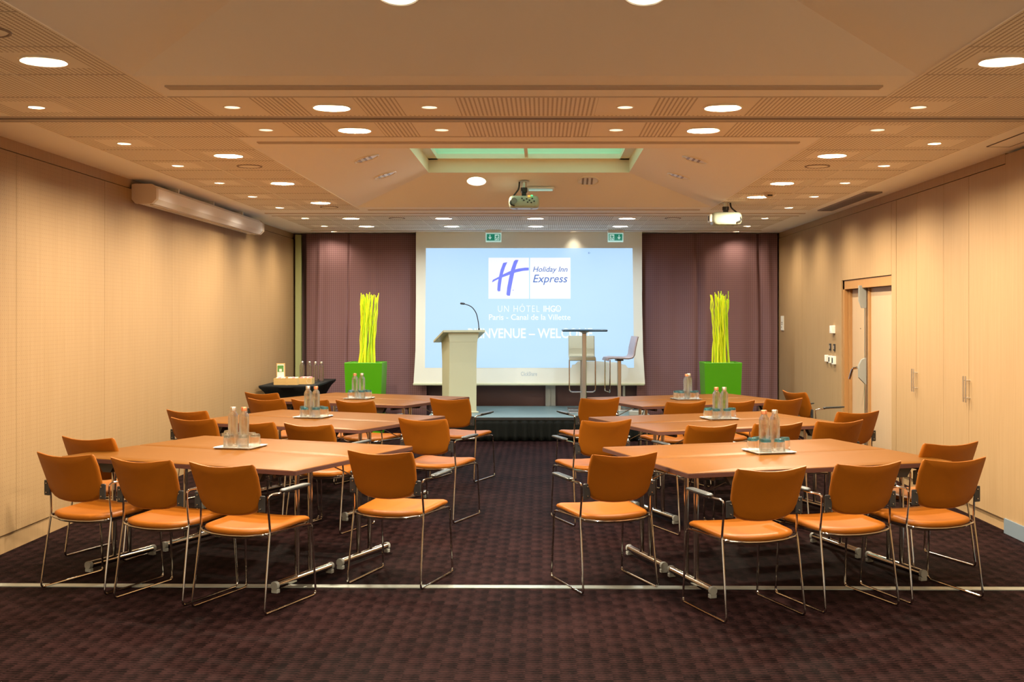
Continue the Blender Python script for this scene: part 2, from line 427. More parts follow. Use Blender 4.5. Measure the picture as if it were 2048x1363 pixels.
def region(x0, x1, y0, y1, mt, side=True):
    for lx, ly, r in LIGHTS:
        if x0 < lx < x1 and y0 < ly < y1:
            if mt == 'perf':
                a = .17; ax0, ax1 = lx - a, lx + a; ay0, ay1 = (ly - a, ly + a) if side else (y0 + .015, y1 - .015)
            else: a = r + .06; ax0, ax1, ay0, ay1 = max(x0, lx - a), min(x1, lx + a), max(y0, ly - a), min(y1, ly + a)
            ax0, ax1, ay0, ay1 = max(x0, ax0), min(x1, ax1), max(y0, ay0), min(y1, ay1)
            quad(x0, ax0, y0, y1, mt); quad(ax1, x1, y0, y1, mt); quad(ax0, ax1, y0, ay0, mt); quad(ax0, ax1, ay1, y1, mt)
            holed(ax0, ax1, ay0, ay1, lx, ly, r, 'tile' if mt == 'perf' else mt); return
    quad(x0, x1, y0, y1, mt)
X0, X1 = XL - .06, XR + .06
tl, cl, cr_, tr = TX(0), TX(2), TX(9), TX(11)
ARows = [7.12 - .61 * k for k in range(14, -1, -1)]; BRows = [7.34 + .61 * k for k in range(11)]; CRows = [14.22, 14.86, 15.50, 16.14, 16.5]
joints = []
for rows, kind in ((ARows, 'A'), (BRows, 'B'), (CRows, 'C')):
    for y0, y1 in zip(rows, rows[1:]):
        for k in range(11):
            inner = 2 <= k < 9
            if inner and not (kind == 'C' or (kind == 'A' and y1 > 7) or (kind == 'B' and y0 < 7.4)): continue
            region(TX(k), TX(k + 1), y0, y1, 'perf', not inner)
        quad(X0, tl, y0, y1, 'plaster'); quad(tr, X1, y0, y1, 'plaster')
quad(X0, X1, YF - .1, ARows[0], 'plaster'); quad(X0, X1, 7.12, 7.34, 'plaster'); quad(X0, X1, BRows[-1], CRows[0], 'plaster')
for a, c in ((X0, -1), (-1, 1.4), (1.4, X1)): region(a, c, 16.5, YB + .1, 'plaster')
def coffer(y0, y1, ym0, ym1):
    # opening y0..y1 between cl and cr_, raised centre
    zt = 3.172; xa, xb = -1.216, .924
    quad(cl, cr_, ym0, y0, 'plaster'); quad(cl, cr_, y1, ym1, 'plaster')
    P = [(cl, y0, H), (cr_, y0, H), (cr_, y1, H), (cl, y1, H), (xa, y0 + .82, zt), (xb, y0 + .82, zt), (xb, y1 - .82, zt), (xa, y1 - .82, zt)]
    cb.add(P, [(0, 1, 5, 4), (1, 2, 6, 5), (2, 3, 7, 6), (3, 0, 4, 7)], 'plaster')
    return xa, xb, y0 + .82, y1 - .82, zt
xa, xb, ya, yb, zt = coffer(1.34, 5.94, ARows[0], ARows[-2])
cb.add([(xa, ya, zt), (xb, ya, zt), (xb, yb, zt), (xa, yb, zt)], [(0, 3, 2, 1)], 'plaster')
xa, xb, ya, yb, zt = coffer(8.5, 13.1, BRows[1], BRows[-1])
struct(cb.build('ceiling', smooth=False))
# skylight well
wz = 3.42
b = B(); t = .05
for c, d in (((xa - t / 2, (ya + yb) / 2, (zt + wz) / 2), (t, yb - ya + 2 * t, wz - zt + .1)), ((xb + t / 2, (ya + yb) / 2, (zt + wz) / 2), (t, yb - ya + 2 * t, wz - zt + .1)),
             (((xa + xb) / 2, ya - t / 2, (zt + wz) / 2), (xb - xa, t, wz - zt + .1)), (((xa + xb) / 2, yb + t / 2, (zt + wz) / 2), (xb - xa, t, wz - zt + .1))):
    b.box((c[0], c[1], c[2] + .05), (d[0], d[1], d[2] - .002 - .1 + .1))
W1 = empty('window_1', ((xa + xb) / 2, (ya + yb) / 2, zt), kind='structure')
W1.location = (0, 0, 0)
b.build('window_frame', 'frame_green', W1, smooth=False)
b = B(); z0 = 3.335
for c, d in (((xa + .05, (ya + yb) / 2, z0), (.1, yb - ya, .05)), ((xb - .05, (ya + yb) / 2, z0), (.1, yb - ya, .05)), (((xa + xb) / 2, ya + .05, z0), (xb - xa, .1, .05)), (((xa + xb) / 2, yb - .05, z0), (xb - xa, .1, .05)), ((-.17, (ya + yb) / 2, z0 + .01), (.035, yb - ya - .2, .04))): b.box(c, d)
b.build('sash', 'frame_green', W1, smooth=False)
b = B(); b.box(((xa + xb) / 2, (ya + yb) / 2, z0 + .03), (xb - xa, yb - ya, .008)); b.build('pane', 'pane', W1, smooth=False)
# joints between tiles: thin profiles
b = B()
for x in (TX(1), TX(10)):
    for y0, y1 in ((ARows[0], 7.12), (BRows[0], BRows[-1])): b.box((x, (y0 + y1) / 2, H - .001), (.014, y1 - y0, .006))
for x in (TX(0), TX(2), TX(9), TX(11)):
    for y0, y1 in ((ARows[0], 7.12), (BRows[0], BRows[-1])): b.box((x, (y0 + y1) / 2, H - .001), (.012, y1 - y0, .006))
for k in range(1, 11): b.box((TX(k), (CRows[0] + CRows[-1]) / 2, H - .001), (.014, CRows[-1] - CRows[0], .006))
for k in range(3, 9):
    for a in ((ARows[-2], 7.12), (BRows[0], BRows[1])): b.box((TX(k), (a[0] + a[1]) / 2, H - .001), (.014, a[1] - a[0], .006))
struct(b.build('trim_5', 'tile', smooth=False))
b = B()
for rows in (ARows, BRows):
    for y in rows[1:-1]:
        b.box(((tl + cl) / 2, y, H - .001), (cl - tl, .006, .004)); b.box(((tr + cr_) / 2, y, H - .001), (tr - cr_, .006, .004))
for y in (6.50, 7.945): b.box(((cl + cr_) / 2, y, H - .001), (cr_ - cl, .012, .006))
for y in CRows[1:-1]: b.box(((tl + tr) / 2, y, H - .001), (tr - tl, .006, .004))
b.box(((tl + tr) / 2, 13.85, H - .003), (tr - tl + .1, .06, .01)); b.box(((tl + tr) / 2, 16.62, H - .003), (tr - tl + .1, .06, .01))
b.box(((tl + tr) / 2, 14.2, H - .002), (tr - tl + .1, .03, .008))
struct(b.build('trim_6', 'joint', smooth=False))
# partition track across the room
b = B()
for y, mt in ((7.15, 'joint'), (7.19, 'groove'), (7.222, 'joint'), (7.30, 'joint')): b.box(((XL + XR) / 2, y, H - .004), (XR - XL - .02, .018, .010), mt)
struct(b.build('trim_7', smooth=False))

# ------------------------------------------------ ceiling fittings
def add_lamp(kind, parent, power, z, **k):
    l = bpy.data.lights.new('lamp_light', kind); l.energy = power; l.color = WARM
    for a, v in k.items(): setattr(l, a, v)
    o = bpy.data.objects.new('lamp_light', l); col.objects.link(o); o.parent = parent; o.location = (0, 0, z); return o
def big_light(rot=None, on=True):
    t = empty('recessed_downlight', (0, 0, 0), 0, 'x', 'ceiling light', 'large round recessed downlights')
    b = B(); b.lathe([(.100, .002), (.101, -.006), (.108, -.009), (.116, -.005), (.118, .0)], seg=36); b.build('trim_ring', 'ring', t)
    if on:
        b = B(); b.lathe([(.100, 0), (.094, .03), (.088, .052)], seg=36); b.build('reflector', 'reflector', t)
        b = B(); b.lathe([(.0, .050), (.04, .051), (.088, .052)], seg=36); b.build('lamp', 'lamp', t)
    else:
        b = B(); b.lathe([(.100, -.002), (.07, -.0035), (.0, -.004)], seg=36); b.build('reflector', 'reflector_matt', t)
        b = B()
        for k in (-1.5, -.3, .9): b.box((k * .04, 0, -.0055), (.020, .15, .003))
        b.build('louvre', 'louvre_amber', t)
    return t
proto_on = big_light()
names_y = {3.75: 'unseen fill added just above the picture', 1.92: 'unseen fill added close to the camera', .10: 'unseen fill added beside the camera', 5.58: 'nearest the camera', 8.86: 'first behind the cross bands', 10.70: 'beside the skylight coffer', 12.54: 'beside the projector coffer', 11.92: 'beside the smoke detector', 14.54: 'front row of the band above the screen', 15.82: 'rear row of the band above the screen', 6.82: 'in the first cross band', 7.65: 'in the second cross band'}
def xname(x):
    for a, s in ((-2.9, 'by the perforated left wall'), (-2.2, 'in the left tile lane'), (-1.6, 'left of the bright left light'), (-1.0, 'left of centre'), (-.5, 'just left of centre'), (.2, 'in the centre'), (.6, 'just right of centre'), (1.2, 'right of centre'), (2.4, 'in the right tile lane'), (9, 'by the right wall panels')):
        if x < a: return s
first = True
for x, y in BIG:
    o = placed(proto_on, first, (x, y, H), 0, 'large downlight %s, %s' % (xname(x), names_y[y])); first = False
for x, y in BIG:
    e = add_lamp('AREA', None, P_BIG * (.95 if y < 4 else .45 if y < 6 else .2 if y > 14 else 1.0), 0, shape='DISK', size=.15); e.location = (x, y, H + .022)
    e.data.spread = radians(180)
    if y > 14 and abs(x) < 2: e.data.color = COOL; e.data.energy = P_BIG * .22
ts = empty('recessed_spotlight', (0, 0, 0), 0, 'x', 'ceiling light', 'small round halogen spotlights')
b = B(); b.lathe([(.045, .001), (.046, -.004), (.051, -.005), (.054, .0)], seg=24); b.build('trim_ring', 'ring', ts)
b = B(); b.lathe([(.045, 0), (.040, .03)], seg=24); b.build('reflector', 'lampcup', ts)
b = B(); b.lathe([(.0, .028), (.02, .029), (.040, .03)], seg=24); b.build('lamp', 'lamp_small', ts)
sn = {6.82: 'first cross band', 7.65: 'second cross band', 8.25: 'first of the wall row', 9.47: 'second of the wall row', 10.69: 'third of the wall row', 11.91: 'fourth of the wall row', 13.13: 'fifth of the wall row', 14.54: 'front of the band above the screen', 15.82: 'rear of the band above the screen', 16.82: 'tight against the curtain', 5.58: 'nearest the camera', 4.38: 'near the camera', 3.15: 'level with the camera coffer', 1.93: 'unseen fill added close to the camera', .71: 'unseen fill added beside the camera'}
first = True
for x, y in SMALL:
    placed(ts, first, (x, y, H), 0, 'small halogen spotlight %s, %s' % (xname(x), sn[y])); first = False
for x, y in SMALL:
    wall = abs(x) > 2.7
    e = add_lamp('SPOT', None, P_SMALL * ((1.5 if y < 12.5 else 3.6 if y < 16.5 else 1.0) if wall else .35), 0, spot_size=radians(148 if wall else 90), spot_blend=1, shadow_soft_size=.035); e.location = (x, y, H - .002)
    if wall: e.rotation_euler = (0, radians(8 if x < 0 else -8), 0)
# coffer lights lie on the slopes
def slope_light(x, y, z, axis, ang, on, label):
    t = big_light(on=False) if not on else dup(proto_on)
    t.location = (x, y, z); t.rotation_euler = (ang, 0, 0) if axis == 'x' else (0, ang, 0)
    t['label'] = label
    if on:
        for c in t.children: c.location.z = -.052 if c.name.startswith('ref') or c.name.startswith('lamp') else 0
        for c in list(t.children):
            if c.name.startswith('reflector'): c.scale = (1, 1, -1); c.location.z = -.004; bpy.data.objects.remove(c)
            elif c.name.startswith('lamp'): c.location.z = -.058
sl_f = math.atan2(.292, .82)
slope_light(-.715, 12.46, 3.106, 'x', -sl_f, True, 'bright round downlight on the coffer slope left of the central projector')
slope_light(.498, 12.46, 3.106, 'x', -sl_f, False, 'unlit round downlight on the coffer slope right of the central projector')
sa = math.atan2(.292, .91); sb = math.atan2(.292, 1.024)
for y, s in ((10.32, 'front'), (11.53, 'rear')):
    slope_light(-1.579, y, H + .292 * (2.126 - 1.579) / .91 - .001, 'y', -sa, False, 'unlit round downlight on the left coffer slope, %s one' % s)
    slope_light(1.367, y, H + .292 * (1.948 - 1.367) / 1.024 - .001, 'y', sb, False, 'unlit round downlight on the right coffer slope, %s one' % s)
for x in (-.66, .47):
    slope_light(x, 5.25, 3.126, 'x', -sl_f, True, 'bright round downlight at the top edge of the picture, %s' % ('left one' if x < 0 else 'right one'))
for (x, y, z, p) in ((-.715, 12.453, 3.092, 14), (-.66, 5.243, 3.108, 6), (.47, 5.243, 3.108, 6)):
    e = add_lamp('AREA', None, p, 0, shape='DISK', size=.15); e.location = (x, y, z); e.rotation_euler = (-sl_f, 0, 0); e.data.spread = radians(170)
sp = empty('ceiling_speaker', (0, 0, 0), 0, 'x', 'speaker', 'round flush ceiling speakers')
b = B(); b.lathe([(.0, -.004), (.085, -.005), (.092, 0)], seg=28); b.build('grille', 'tile', sp)
b = B(); b.lathe([(.092, 0), (.093, -.007), (.102, -.007), (.104, 0)], seg=28); b.build('rim', 'grille', sp)
sl = ['beside the first left downlight behind the bands', 'at left of the band above the screen', 'at right of the band above the screen', 'in the top left corner', 'beside the first right downlight behind the bands', 'at the far end of the left tile lane']
for i, (x, y) in enumerate(SPK): placed(sp, i == 0, (x, y, H), 0, 'round flush speaker grille %s' % sl[i])
# slot diffusers
def slotd(y, n, label):
    t = empty('slot_diffuser', (-.10, y, H), 0, label, 'air vent', 'long linear ceiling air slots')
    wd = .024 * n + .02
    b = B()
    for k in range(n + 1): b.box((0, -wd / 2 + .010 + k * .024, -.004), (3.86, .015, .010))
    b.build('frame', 'joint', t, smooth=False)
    b = B(); b.box((0, 0, -.001), (3.84, wd - .02, .006)); b.build('slots', 'groove', t, smooth=False)
slotd(6.22, 3, 'wide triple air slot at the edge of the nearest ceiling coffer')
slotd(8.20, 2, 'long air slot in front of the skylight coffer')
slotd(13.38, 1, 'thin air slot behind the projector coffer')
# air grille right
t = empty('air_grille', (3.30, 12.45, H), 0, 'long dark louvred air grille in the ceiling edge above the right wall', 'air vent')
b = B(); b.box((0, 0, -.002), (.15, 1.96, .006)); b.build('backing', 'groove', t, smooth=False)
b = B()
for k in range(9): b.box((-.066 + k * .0165, 0, -.008), (.005, 1.94, .010))
for s in (-1, 1): b.box((s * .078, 0, -.006), (.012, 2.0, .014)); b.box((0, s * .99, -.006), (.16, .02, .014))
b.build('louvre', 'grille', t, smooth=False)
t = empty('access_panel', (3.33, 6.9, H), 0, 'flush ceiling access panel at the top right above the wall', 'panel')
b = B(); b.box((0, 0, -.002), (.16, 3.0, .004)); b.build('lid', 'plaster', t, smooth=False)
b = B()
for s in (-1, 1): b.box((s * .083, 0, -.003), (.006, 3.01, .005)); b.box((0, s * 1.503, -.003), (.17, .006, .005))
b.build('frame', 'groove', t, smooth=False)
# smoke detector
t = empty('smoke_detector', (2.27, 11.52, H), 0, 'small cream smoke detector between two right lane downlights', 'smoke detector')
b = B(); b.lathe([(0, -.05), (.035, -.05), (.045, -.035), (.055, -.015), (.055, 0)], seg=24); b.build('housing', 'beige_cap', t)
b = B(); b.box((0, -.046, -.034), (.05, .006, .012)); b.build('vents', 'black', t)

# ------------------------------------------------ projectors
def projector(loc, pole_h, label, back):
    t = empty('ceiling_projector', loc, 0, label, 'projector')
    hb = .13
    b = B(); b.pad(rrect(.33, .26, .05), lambda x, y, h: (x, y, -pole_h - hb / 2 + h), hb, edge=.84); b.build('body', 'proj_body', t)
    b = B(); b.lathe([(.028, 0), (.028, -pole_h * .45)], seg=16); b.lathe([(0, -.004), (.06, -.004), (.06, 0)], seg=20); b.build('pole', 'steel', t)
    b = B(); b.lathe([(.0, -pole_h * .40), (.036, -pole_h * .40), (.036, -pole_h * .72), (.0, -pole_h * .72)], seg=16)
    b.box((0, 0, -pole_h * .84), (.05, .05, pole_h * .3)); b.build('swivel', 'black', t)
    b = B(); b.box((0, 0, -pole_h - .002), (.17, .12, .012)); b.build('mount_plate', 'steel', t)
    b = B(); s = 1 if not back else -1
    b.tube(rpath([(.05 * s, 0, 0), (.055 * s, -.02, -pole_h * .5), (.13 * s, -.09, -pole_h - .02), (.15 * s, -.14, -pole_h - .09), (.10 * s, -.132, -pole_h - .11)], .06), .009); b.build('cable', 'black', t)
    if back:
        b = B()
        for x, z in ((-.02, -.03), (.0, -.05), (.03, -.035), (.06, -.05), (.09, -.03), (.04, -.07), (.08, -.075), (.11, -.06)): b.box((x, -.131, -pole_h - z * -1 - .0), (.016, .008, .012))
        b.build('ports', 'black', t)
        b = B(); b.lathe([(0, 0), (.03, 0), (.032, .004)], seg=20, mtx=Matrix.Rotation(pi / 2, 4, 'X'), c=(-.105, -.131, -pole_h - .055)); b.build('vent', 'gfoot', t)
        b = B(); b.box((.055, -.135, -pole_h - .005), (.025, .01, .012)); b.build('orange_light', 'led_orange', t)
        b = B(); b.box((.085, -.135, -pole_h - .0), (.022, .01, .010)); b.build('green_light', 'led_green', t)
    else:
        b = B(); b.box((-.175, -.02, -pole_h - .06), (.03, .16, .085), bv=.006); b.build('lens_hood', 'white', t)
        b = B(); b.box((-.191, -.04, -pole_h - .06), (.003, .07, .055)); b.build('lens', 'black', t)
    b = B()
    for x in (-.08, .08): b.lathe([(0, -pole_h - hb - .004), (.012, -pole_h - hb - .004), (.012, -pole_h - hb + .01)], c=(x, 0, 0), seg=12)
    b.build('foot', 'gfoot', t)
projector((-.20, 12.48, 3.10), .165, 'white projector with rear sockets hanging from the coffer slope in the centre', True)
projector((2.0, 12.56, H), .115, 'pale green-white projector hanging from the ceiling at right', False)
t = empty('emergency_light', (-.02, 12.62, 3.045), 0, 'flat rectangular emergency light on the slope behind the central projector', 'light')
b = B(); b.box((0, 0, -.012), (.30, .09, .022), bv=.005); o = b.build('housing', 'white', t); o.rotation_euler = (-sl_f, 0, 0)
b = B(); b.box((0, -.03, -.028), (.26, .02, .012), bv=.003); b.build('diffuser', 'sign_white', t)

# ------------------------------------------------ left wall screen case
t = empty('projection_screen_case', (-3.60, 12.43, 2.75), 0, 'long white roll-up screen case fixed high on the perforated wall', 'screen case')
hx = [(-.115, .08), (-.115, -.05), (-.085, -.085), (.06, -.085), (.10, -.045), (.10, .05), (.06, .085), (-.085, .085)]
b = B(); b.poly(hx, 3.92, lambda x, y, h: (x, h - 1.96, y)); b.build('casing', 'screencase', t, sharp=20)
for s in (-1, 1):
    b = B(); b.poly([(x * 1.04, y * 1.04) for x, y in hx], .06, lambda x, y, h: (x, s * 1.99 + h - .03, y)); b.build('end_cap', 'beige_cap', t, sharp=20)
b = B()
for y in (-1.2, 0, 1.2): b.box((.0, y, .105), (.1, .03, .05))
b.build('bracket', 'white', t)
b = B(); b.box((.02, 0, -.088), (.03, 3.8, .012)); b.build('hem_bar', 'beige_cap', t)

# ------------------------------------------------ door
D = empty('door_1', (0, 0, 0), kind='structure'); xd = XR + .10
b = B()
for c, d in (((XR + .065, 13.50, 1.03), (.10, .07, 2.06)), ((XR + .065, 12.57, 2.005), (.10, 1.94, .10)), ((XR + .085, 11.62, 1.03), (.06, .05, 2.06))): b.box(c, d)
b.box((xd - .02, 13.43, .98), (.04, .05, 1.96)); b.build('door_frame', 'wall_dark', D, smooth=False)
for y0, y1 in ((12.70, 13.40), (11.66, 12.64)):
    b = B(); b.box((xd + .01, (y0 + y1) / 2, .98), (.04, y1 - y0, 1.94)); lf = b.build('door_leaf', 'door', D, smooth=False)
b = B(); b.box((xd - .005, 12.665, .98), (.05, .06, 1.94)); b.build('meeting_strip', 'wall_dark', D, smooth=False)
b = B(); b.box((xd - .035, 12.74, 1.0), (.03, .035, 1.9), bv=.006); br = b.build('door_bar', 'steel', D)
b = B(); b.poly([(-.02, .0), (.11, -.0), (.11, -.17), (.06, -.25), (-.02, -.25)], .04, lambda x, y, h: (xd - .05 - x * .6, 12.74 - .02 + h, 1.98 + y)); b.build('top_latch', 'gfoot', D)
b = B(); b.poly([(-.02, .02), (.06, .0), (.11, -.06), (.11, -.20), (-.02, -.28)], .05, lambda x, y, h: (xd - .05 - x * .6, 12.74 - .02 + h, 1.16 + y)); b.build('latch_box', 'gfoot', D)
b = B(); b.tube(rpath([(xd - .13, 12.75, 1.07), (xd - .17, 12.79, 1.06), (xd - .19, 12.85, .94)], .03), .014); b.build('door_handle', 'chrome', D)
b = B(); b.lathe([(0, 0), (.006, 0), (.007, .004)], mtx=Matrix.Rotation(pi / 2, 4, 'Y'), c=(xd - .014, 13.05, 1.50)); b.build('peephole', 'black', D)

# cupboards built in to the right wall
def cupboard(y0, ymid, y1, label):
    t = empty('built_in_cupboard', (XR, (y0 + y1) / 2, 0), 0, label, 'cupboard', 'flush wooden cupboards in the right wall')
    yc = (y0 + y1) / 2
    b = B(); b.box((.035, 0, .045), (.03, y1 - y0, .09)); b.build('plinth', 'wall', t, smooth=False)
    for a, c, s in ((y0, ymid, -1), (ymid, y1, 1)):
        b = B(); b.box((.02, (a + c) / 2 - yc, 1.445), (.036, c - a - .006, 2.70)); dr = b.build('cupboard_door', 'wall', t, smooth=False)
        hy = ymid + s * .026 - yc
        b = B(); b.tube([(-.035, hy, .93), (-.035, hy, 1.145)], .006)
        for z in (.965, 1.11): b.tube([(.005, hy, z), (-.035, hy, z)], .005)
        b.build('handle', 'steel', dr)
cupboard(10.10, 10.83, 11.45, 'tall flush double cupboard next to the double door')
cupboard(8.72, 9.50, 10.10, 'tall flush double cupboard nearest the camera, right edge of picture')

# wall fittings right
def wallbox(name, y, z, dy, dz, mt, label, cat, depth=.03, dark=None):
    t = empty(name, (XR, y, z), 0, label, cat)
    b = B(); b.box((-depth / 2 + .003, 0, 0), (depth + .006, dy, dz), bv=.005); b.build('housing', mt, t)
    if dark:
        b = B(); b.box((-depth - .001, 0, .0), (.004, dy * .55, dz * .6)); b.build(dark, 'black', t)
    else:
        b = B(); b.box((-depth - .001, 0, 0), (.004, dy * .5, dz * .5)); b.build('rocker', 'white' if mt == 'white' else 'grille', t)
wallbox('thermostat', 13.88, 1.48, .10, .095, 'white', 'white rounded wall controller above the switches beside the door', 'wall control', .045)
wallbox('light_switch', 14.05, 1.265, .07, .085, 'black', 'black light switch, far one of the two dark ones', 'switch', .012)
wallbox('light_switch', 13.85, 1.265, .07, .085, 'black', 'black light switch, nearer the door of the two dark ones', 'switch', .012)
wallbox('light_switch', 14.20, 1.12, .08, .085, 'white', 'white wall switch, farthest from the door in the lower row', 'switch', .03)
wallbox('card_reader', 14.01, 1.115, .08, .09, 'white', 'white remote holder with dark face, middle of the lower row', 'remote', .03, 'display')
wallbox('card_reader', 13.83, 1.11, .085, .10, 'white', 'white remote holder with dark face, nearest the door in the lower row', 'remote', .035, 'display')
t = empty('wall_notice', (XR, 16.85, 1.54), 0, 'small white notice plate on the right wall beside the curtain', 'sign')
b = B(); b.box((-.006, 0, 0), (.012, .17, .21)); b.build('plate', 'paper', t)
b = B()
for z in (.01, -.015): b.box((-.0135, 0, z), (.002, .11, .010))
b.box((-.0135, .03, -.06), (.002, .03, .02)); b.build('lines', 'grille', t)

# ------------------------------------------------ curtains
def curtain(x0, x1, label, seed, folds):
    rnd = random.Random(seed); nx = 160; ph = [rnd.uniform(0, 6.28) for _ in range(6)]
    def yy(x, z):
        v = .018 * sin(x * 5.1 + ph[0]) + .012 * sin(x * 11 + ph[1]) + .006 * sin(x * 23 + ph[2])
        for fx, wd, am in folds: v += am * math.exp(-((x - fx - .02 * sin(z * 1.5 + ph[3])) / wd) ** 2)
        return v * (.75 + .25 * (1 - z / H))
    vs = []; zs = [.03 + (H - .04) * k / 10 for k in range(11)]
    for z in zs:
        for i in range(nx + 1):
            x = x0 + (x1 - x0) * i / nx; vs.append((x - (x0 + x1) / 2, yy(x, z), z))
    fs = [(k * (nx + 1) + i, k * (nx + 1) + i + 1, (k + 1) * (nx + 1) + i + 1, (k + 1) * (nx + 1) + i) for k in range(10) for i in range(nx)]
    b = B(); b.add(vs, fs); o = b.build('curtain', 'curtain', loc=((x0 + x1) / 2, 17.12, 0), sharp=80)
    sm = o.modifiers.new('thickness', 'SOLIDIFY'); sm.thickness = .004
    tag(o, label, 'curtain')
curtain(-3.52, -1.72, 'mauve woven curtain hanging left of the projection screen', 3, [(-3.33, .04, -.03), (-2.9, .012, .035), (-2.5, .05, -.02)])
curtain(1.40, 3.50, 'mauve woven curtain hanging right of the projection screen', 5, [(2.30, .03, .04), (2.42, .05, -.02), (3.24, .03, .07), (3.36, .05, -.03)])

# ------------------------------------------------ projection screen
YS = 16.93; K = YS / 2300
def S(x, y): return ((x - 1085) * K, 1.64 - (y - 632) * K)
SC = empty('projection_screen', (0, YS, 0), 0, 'large white roll-down projection screen showing a blue welcome slide with a violet H emblem', 'screen')
def spoly(name, pts, mt, d0, th=.0008, parent=None, extra=()):
    b = B()
    for q in (pts,) + tuple(extra): b.poly([S(*p) for p in q], th, lambda x, z, h: (x, -d0 - h, z))
    return b.build(name, mt, parent or SC, smooth=False)
spoly('cloth', [(832, 452), (1284, 452), (1284, 600), (1286, 700), (1290, 768), (827, 768), (831, 700), (832, 600)], 'screen', 0, .003)
b = B(); a = S(826, 768); c = S(1289, 768); b.box(((a[0] + c[0]) / 2, -.006, a[1]), (c[0] - a[0], .035, .035), bv=.008); b.build('bottom_bar', 'cream', SC)
pic = spoly('picture', [(852, 496), (1265, 496), (1268, 735), (1256, 735), (1251, 729), (1238, 727), (1232, 724), (1208, 723), (1196, 722), (1156, 722), (1150, 728), (1144, 729), (1143, 735), (850, 735)], 'proj', .004, .0006)  # shadow of what blocks the beam is cut into the outline as a notch
spoly('logo_panel', [(977, 515), (1058, 515), (1058, 597), (977, 597)], 'proj_white', .0052, parent=pic)
spoly('logo_panel', [(1060, 515), (1141, 515), (1141, 597), (1060, 597)], 'proj_white', .0052, parent=pic)
h1 = [(1006.5, 525.5), (1014.5, 524), (1010.5, 533), (1006.5, 545), (1003.5, 558), (1001.5, 572), (1000.5, 582), (996, 582.5), (994.5, 579), (995.5, 566), (998, 553), (1001, 540)]
h2 = [(1028, 522), (1031, 519.5), (1037, 519.5), (1033, 529), (1029, 543), (1025.5, 560), (1022, 578), (1020, 591), (1015, 591), (1012.8, 588.5), (1014.5, 574), (1018, 556), (1022, 539)]
h3 = [(984, 564.5), (985.5, 559.5), (996, 554), (1008, 547.5), (1022, 541), (1036, 537), (1050, 535), (1057.5, 535), (1057.5, 540.3), (1046, 541.3), (1032, 544.3), (1018, 549.5), (1004, 554.5), (993, 559.5)]
def tri(name, quads, mt, d0, parent):
    b = B()
    for i, q in enumerate(quads): b.poly([S(*p) for p in q], .0006, lambda x, z, h: (x, -d0 - h - i * .0002, z))
    return b.build(name, mt, parent, smooth=False)
tri('emblem', (h1, h2, h3, [(1025.5, 579), (1027, 579), (1027, 580.8), (1025.5, 580.8)]), 'proj_violet', .0066, pic)
def text(name, s, x0, y0, x1, y1, mt, d0, parent, shear=0, off=0.0, space=1):
    cu = bpy.data.curves.new(name, 'FONT'); cu.body = s; cu.shear = shear; cu.offset = off; cu.space_character = space; cu.resolution_u = 3
    ob = bpy.data.objects.new(name, cu); col.objects.link(ob)
    bpy.context.view_layer.update()
    me = bpy.data.meshes.new_from_object(ob.evaluated_get(bpy.context.evaluated_depsgraph_get()))
    bpy.data.objects.remove(ob)
    xs = [v.co.x for v in me.vertices]; ys_ = [v.co.y for v in me.vertices]; ax, bx, ay, by = min(xs), max(xs), min(ys_), max(ys_)
    p, q = S(x0, y1), S(x1, y0)
    for v in me.vertices:
        v.co = Vector((p[0] + (v.co.x - ax) / (bx - ax) * (q[0] - p[0]), -d0, p[1] + (v.co.y - ay) / (by - ay) * (q[1] - p[1])))
    me.materials.clear(); me.materials.append(M[mt]); me.name = name
    o = bpy.data.objects.new(name, me); col.objects.link(o); o.parent = parent
    return o
text('lettering', 'Holiday Inn', 1066, 533, 1135, 546.5, 'proj_blue', .0072, pic, .25, .004)
text('lettering', 'Express', 1066, 549, 1135, 569.5, 'proj_blue', .0072, pic, .25, .002)
text('lettering', 'UN H\u00d4TEL', 996, 607, 1079, 623.5, 'proj_text', .0056, pic, 0, -.008, 1.2)
text('lettering', 'IHG\u00ae', 1087, 610, 1122, 623.5, 'proj_text', .0056, pic, 0, .02)
text('lettering', 'Paris - Canal de la Villette', 978, 628, 1141, 639.5, 'proj_text', .0056, pic, 0, .01)
text('lettering', 'BIENVENUE \u2013 WELCOME', 936, 656, 1185, 676, 'proj_text', .0056, pic, 0, .018)
text('small_lettering', 'ClickShare', 1042, 743, 1074, 751, 'proj_faint', .0046, SC)
text('mouse_pointer', '\u2190', 1176, 503, 1181, 508, 'proj_blue', .0056, pic)

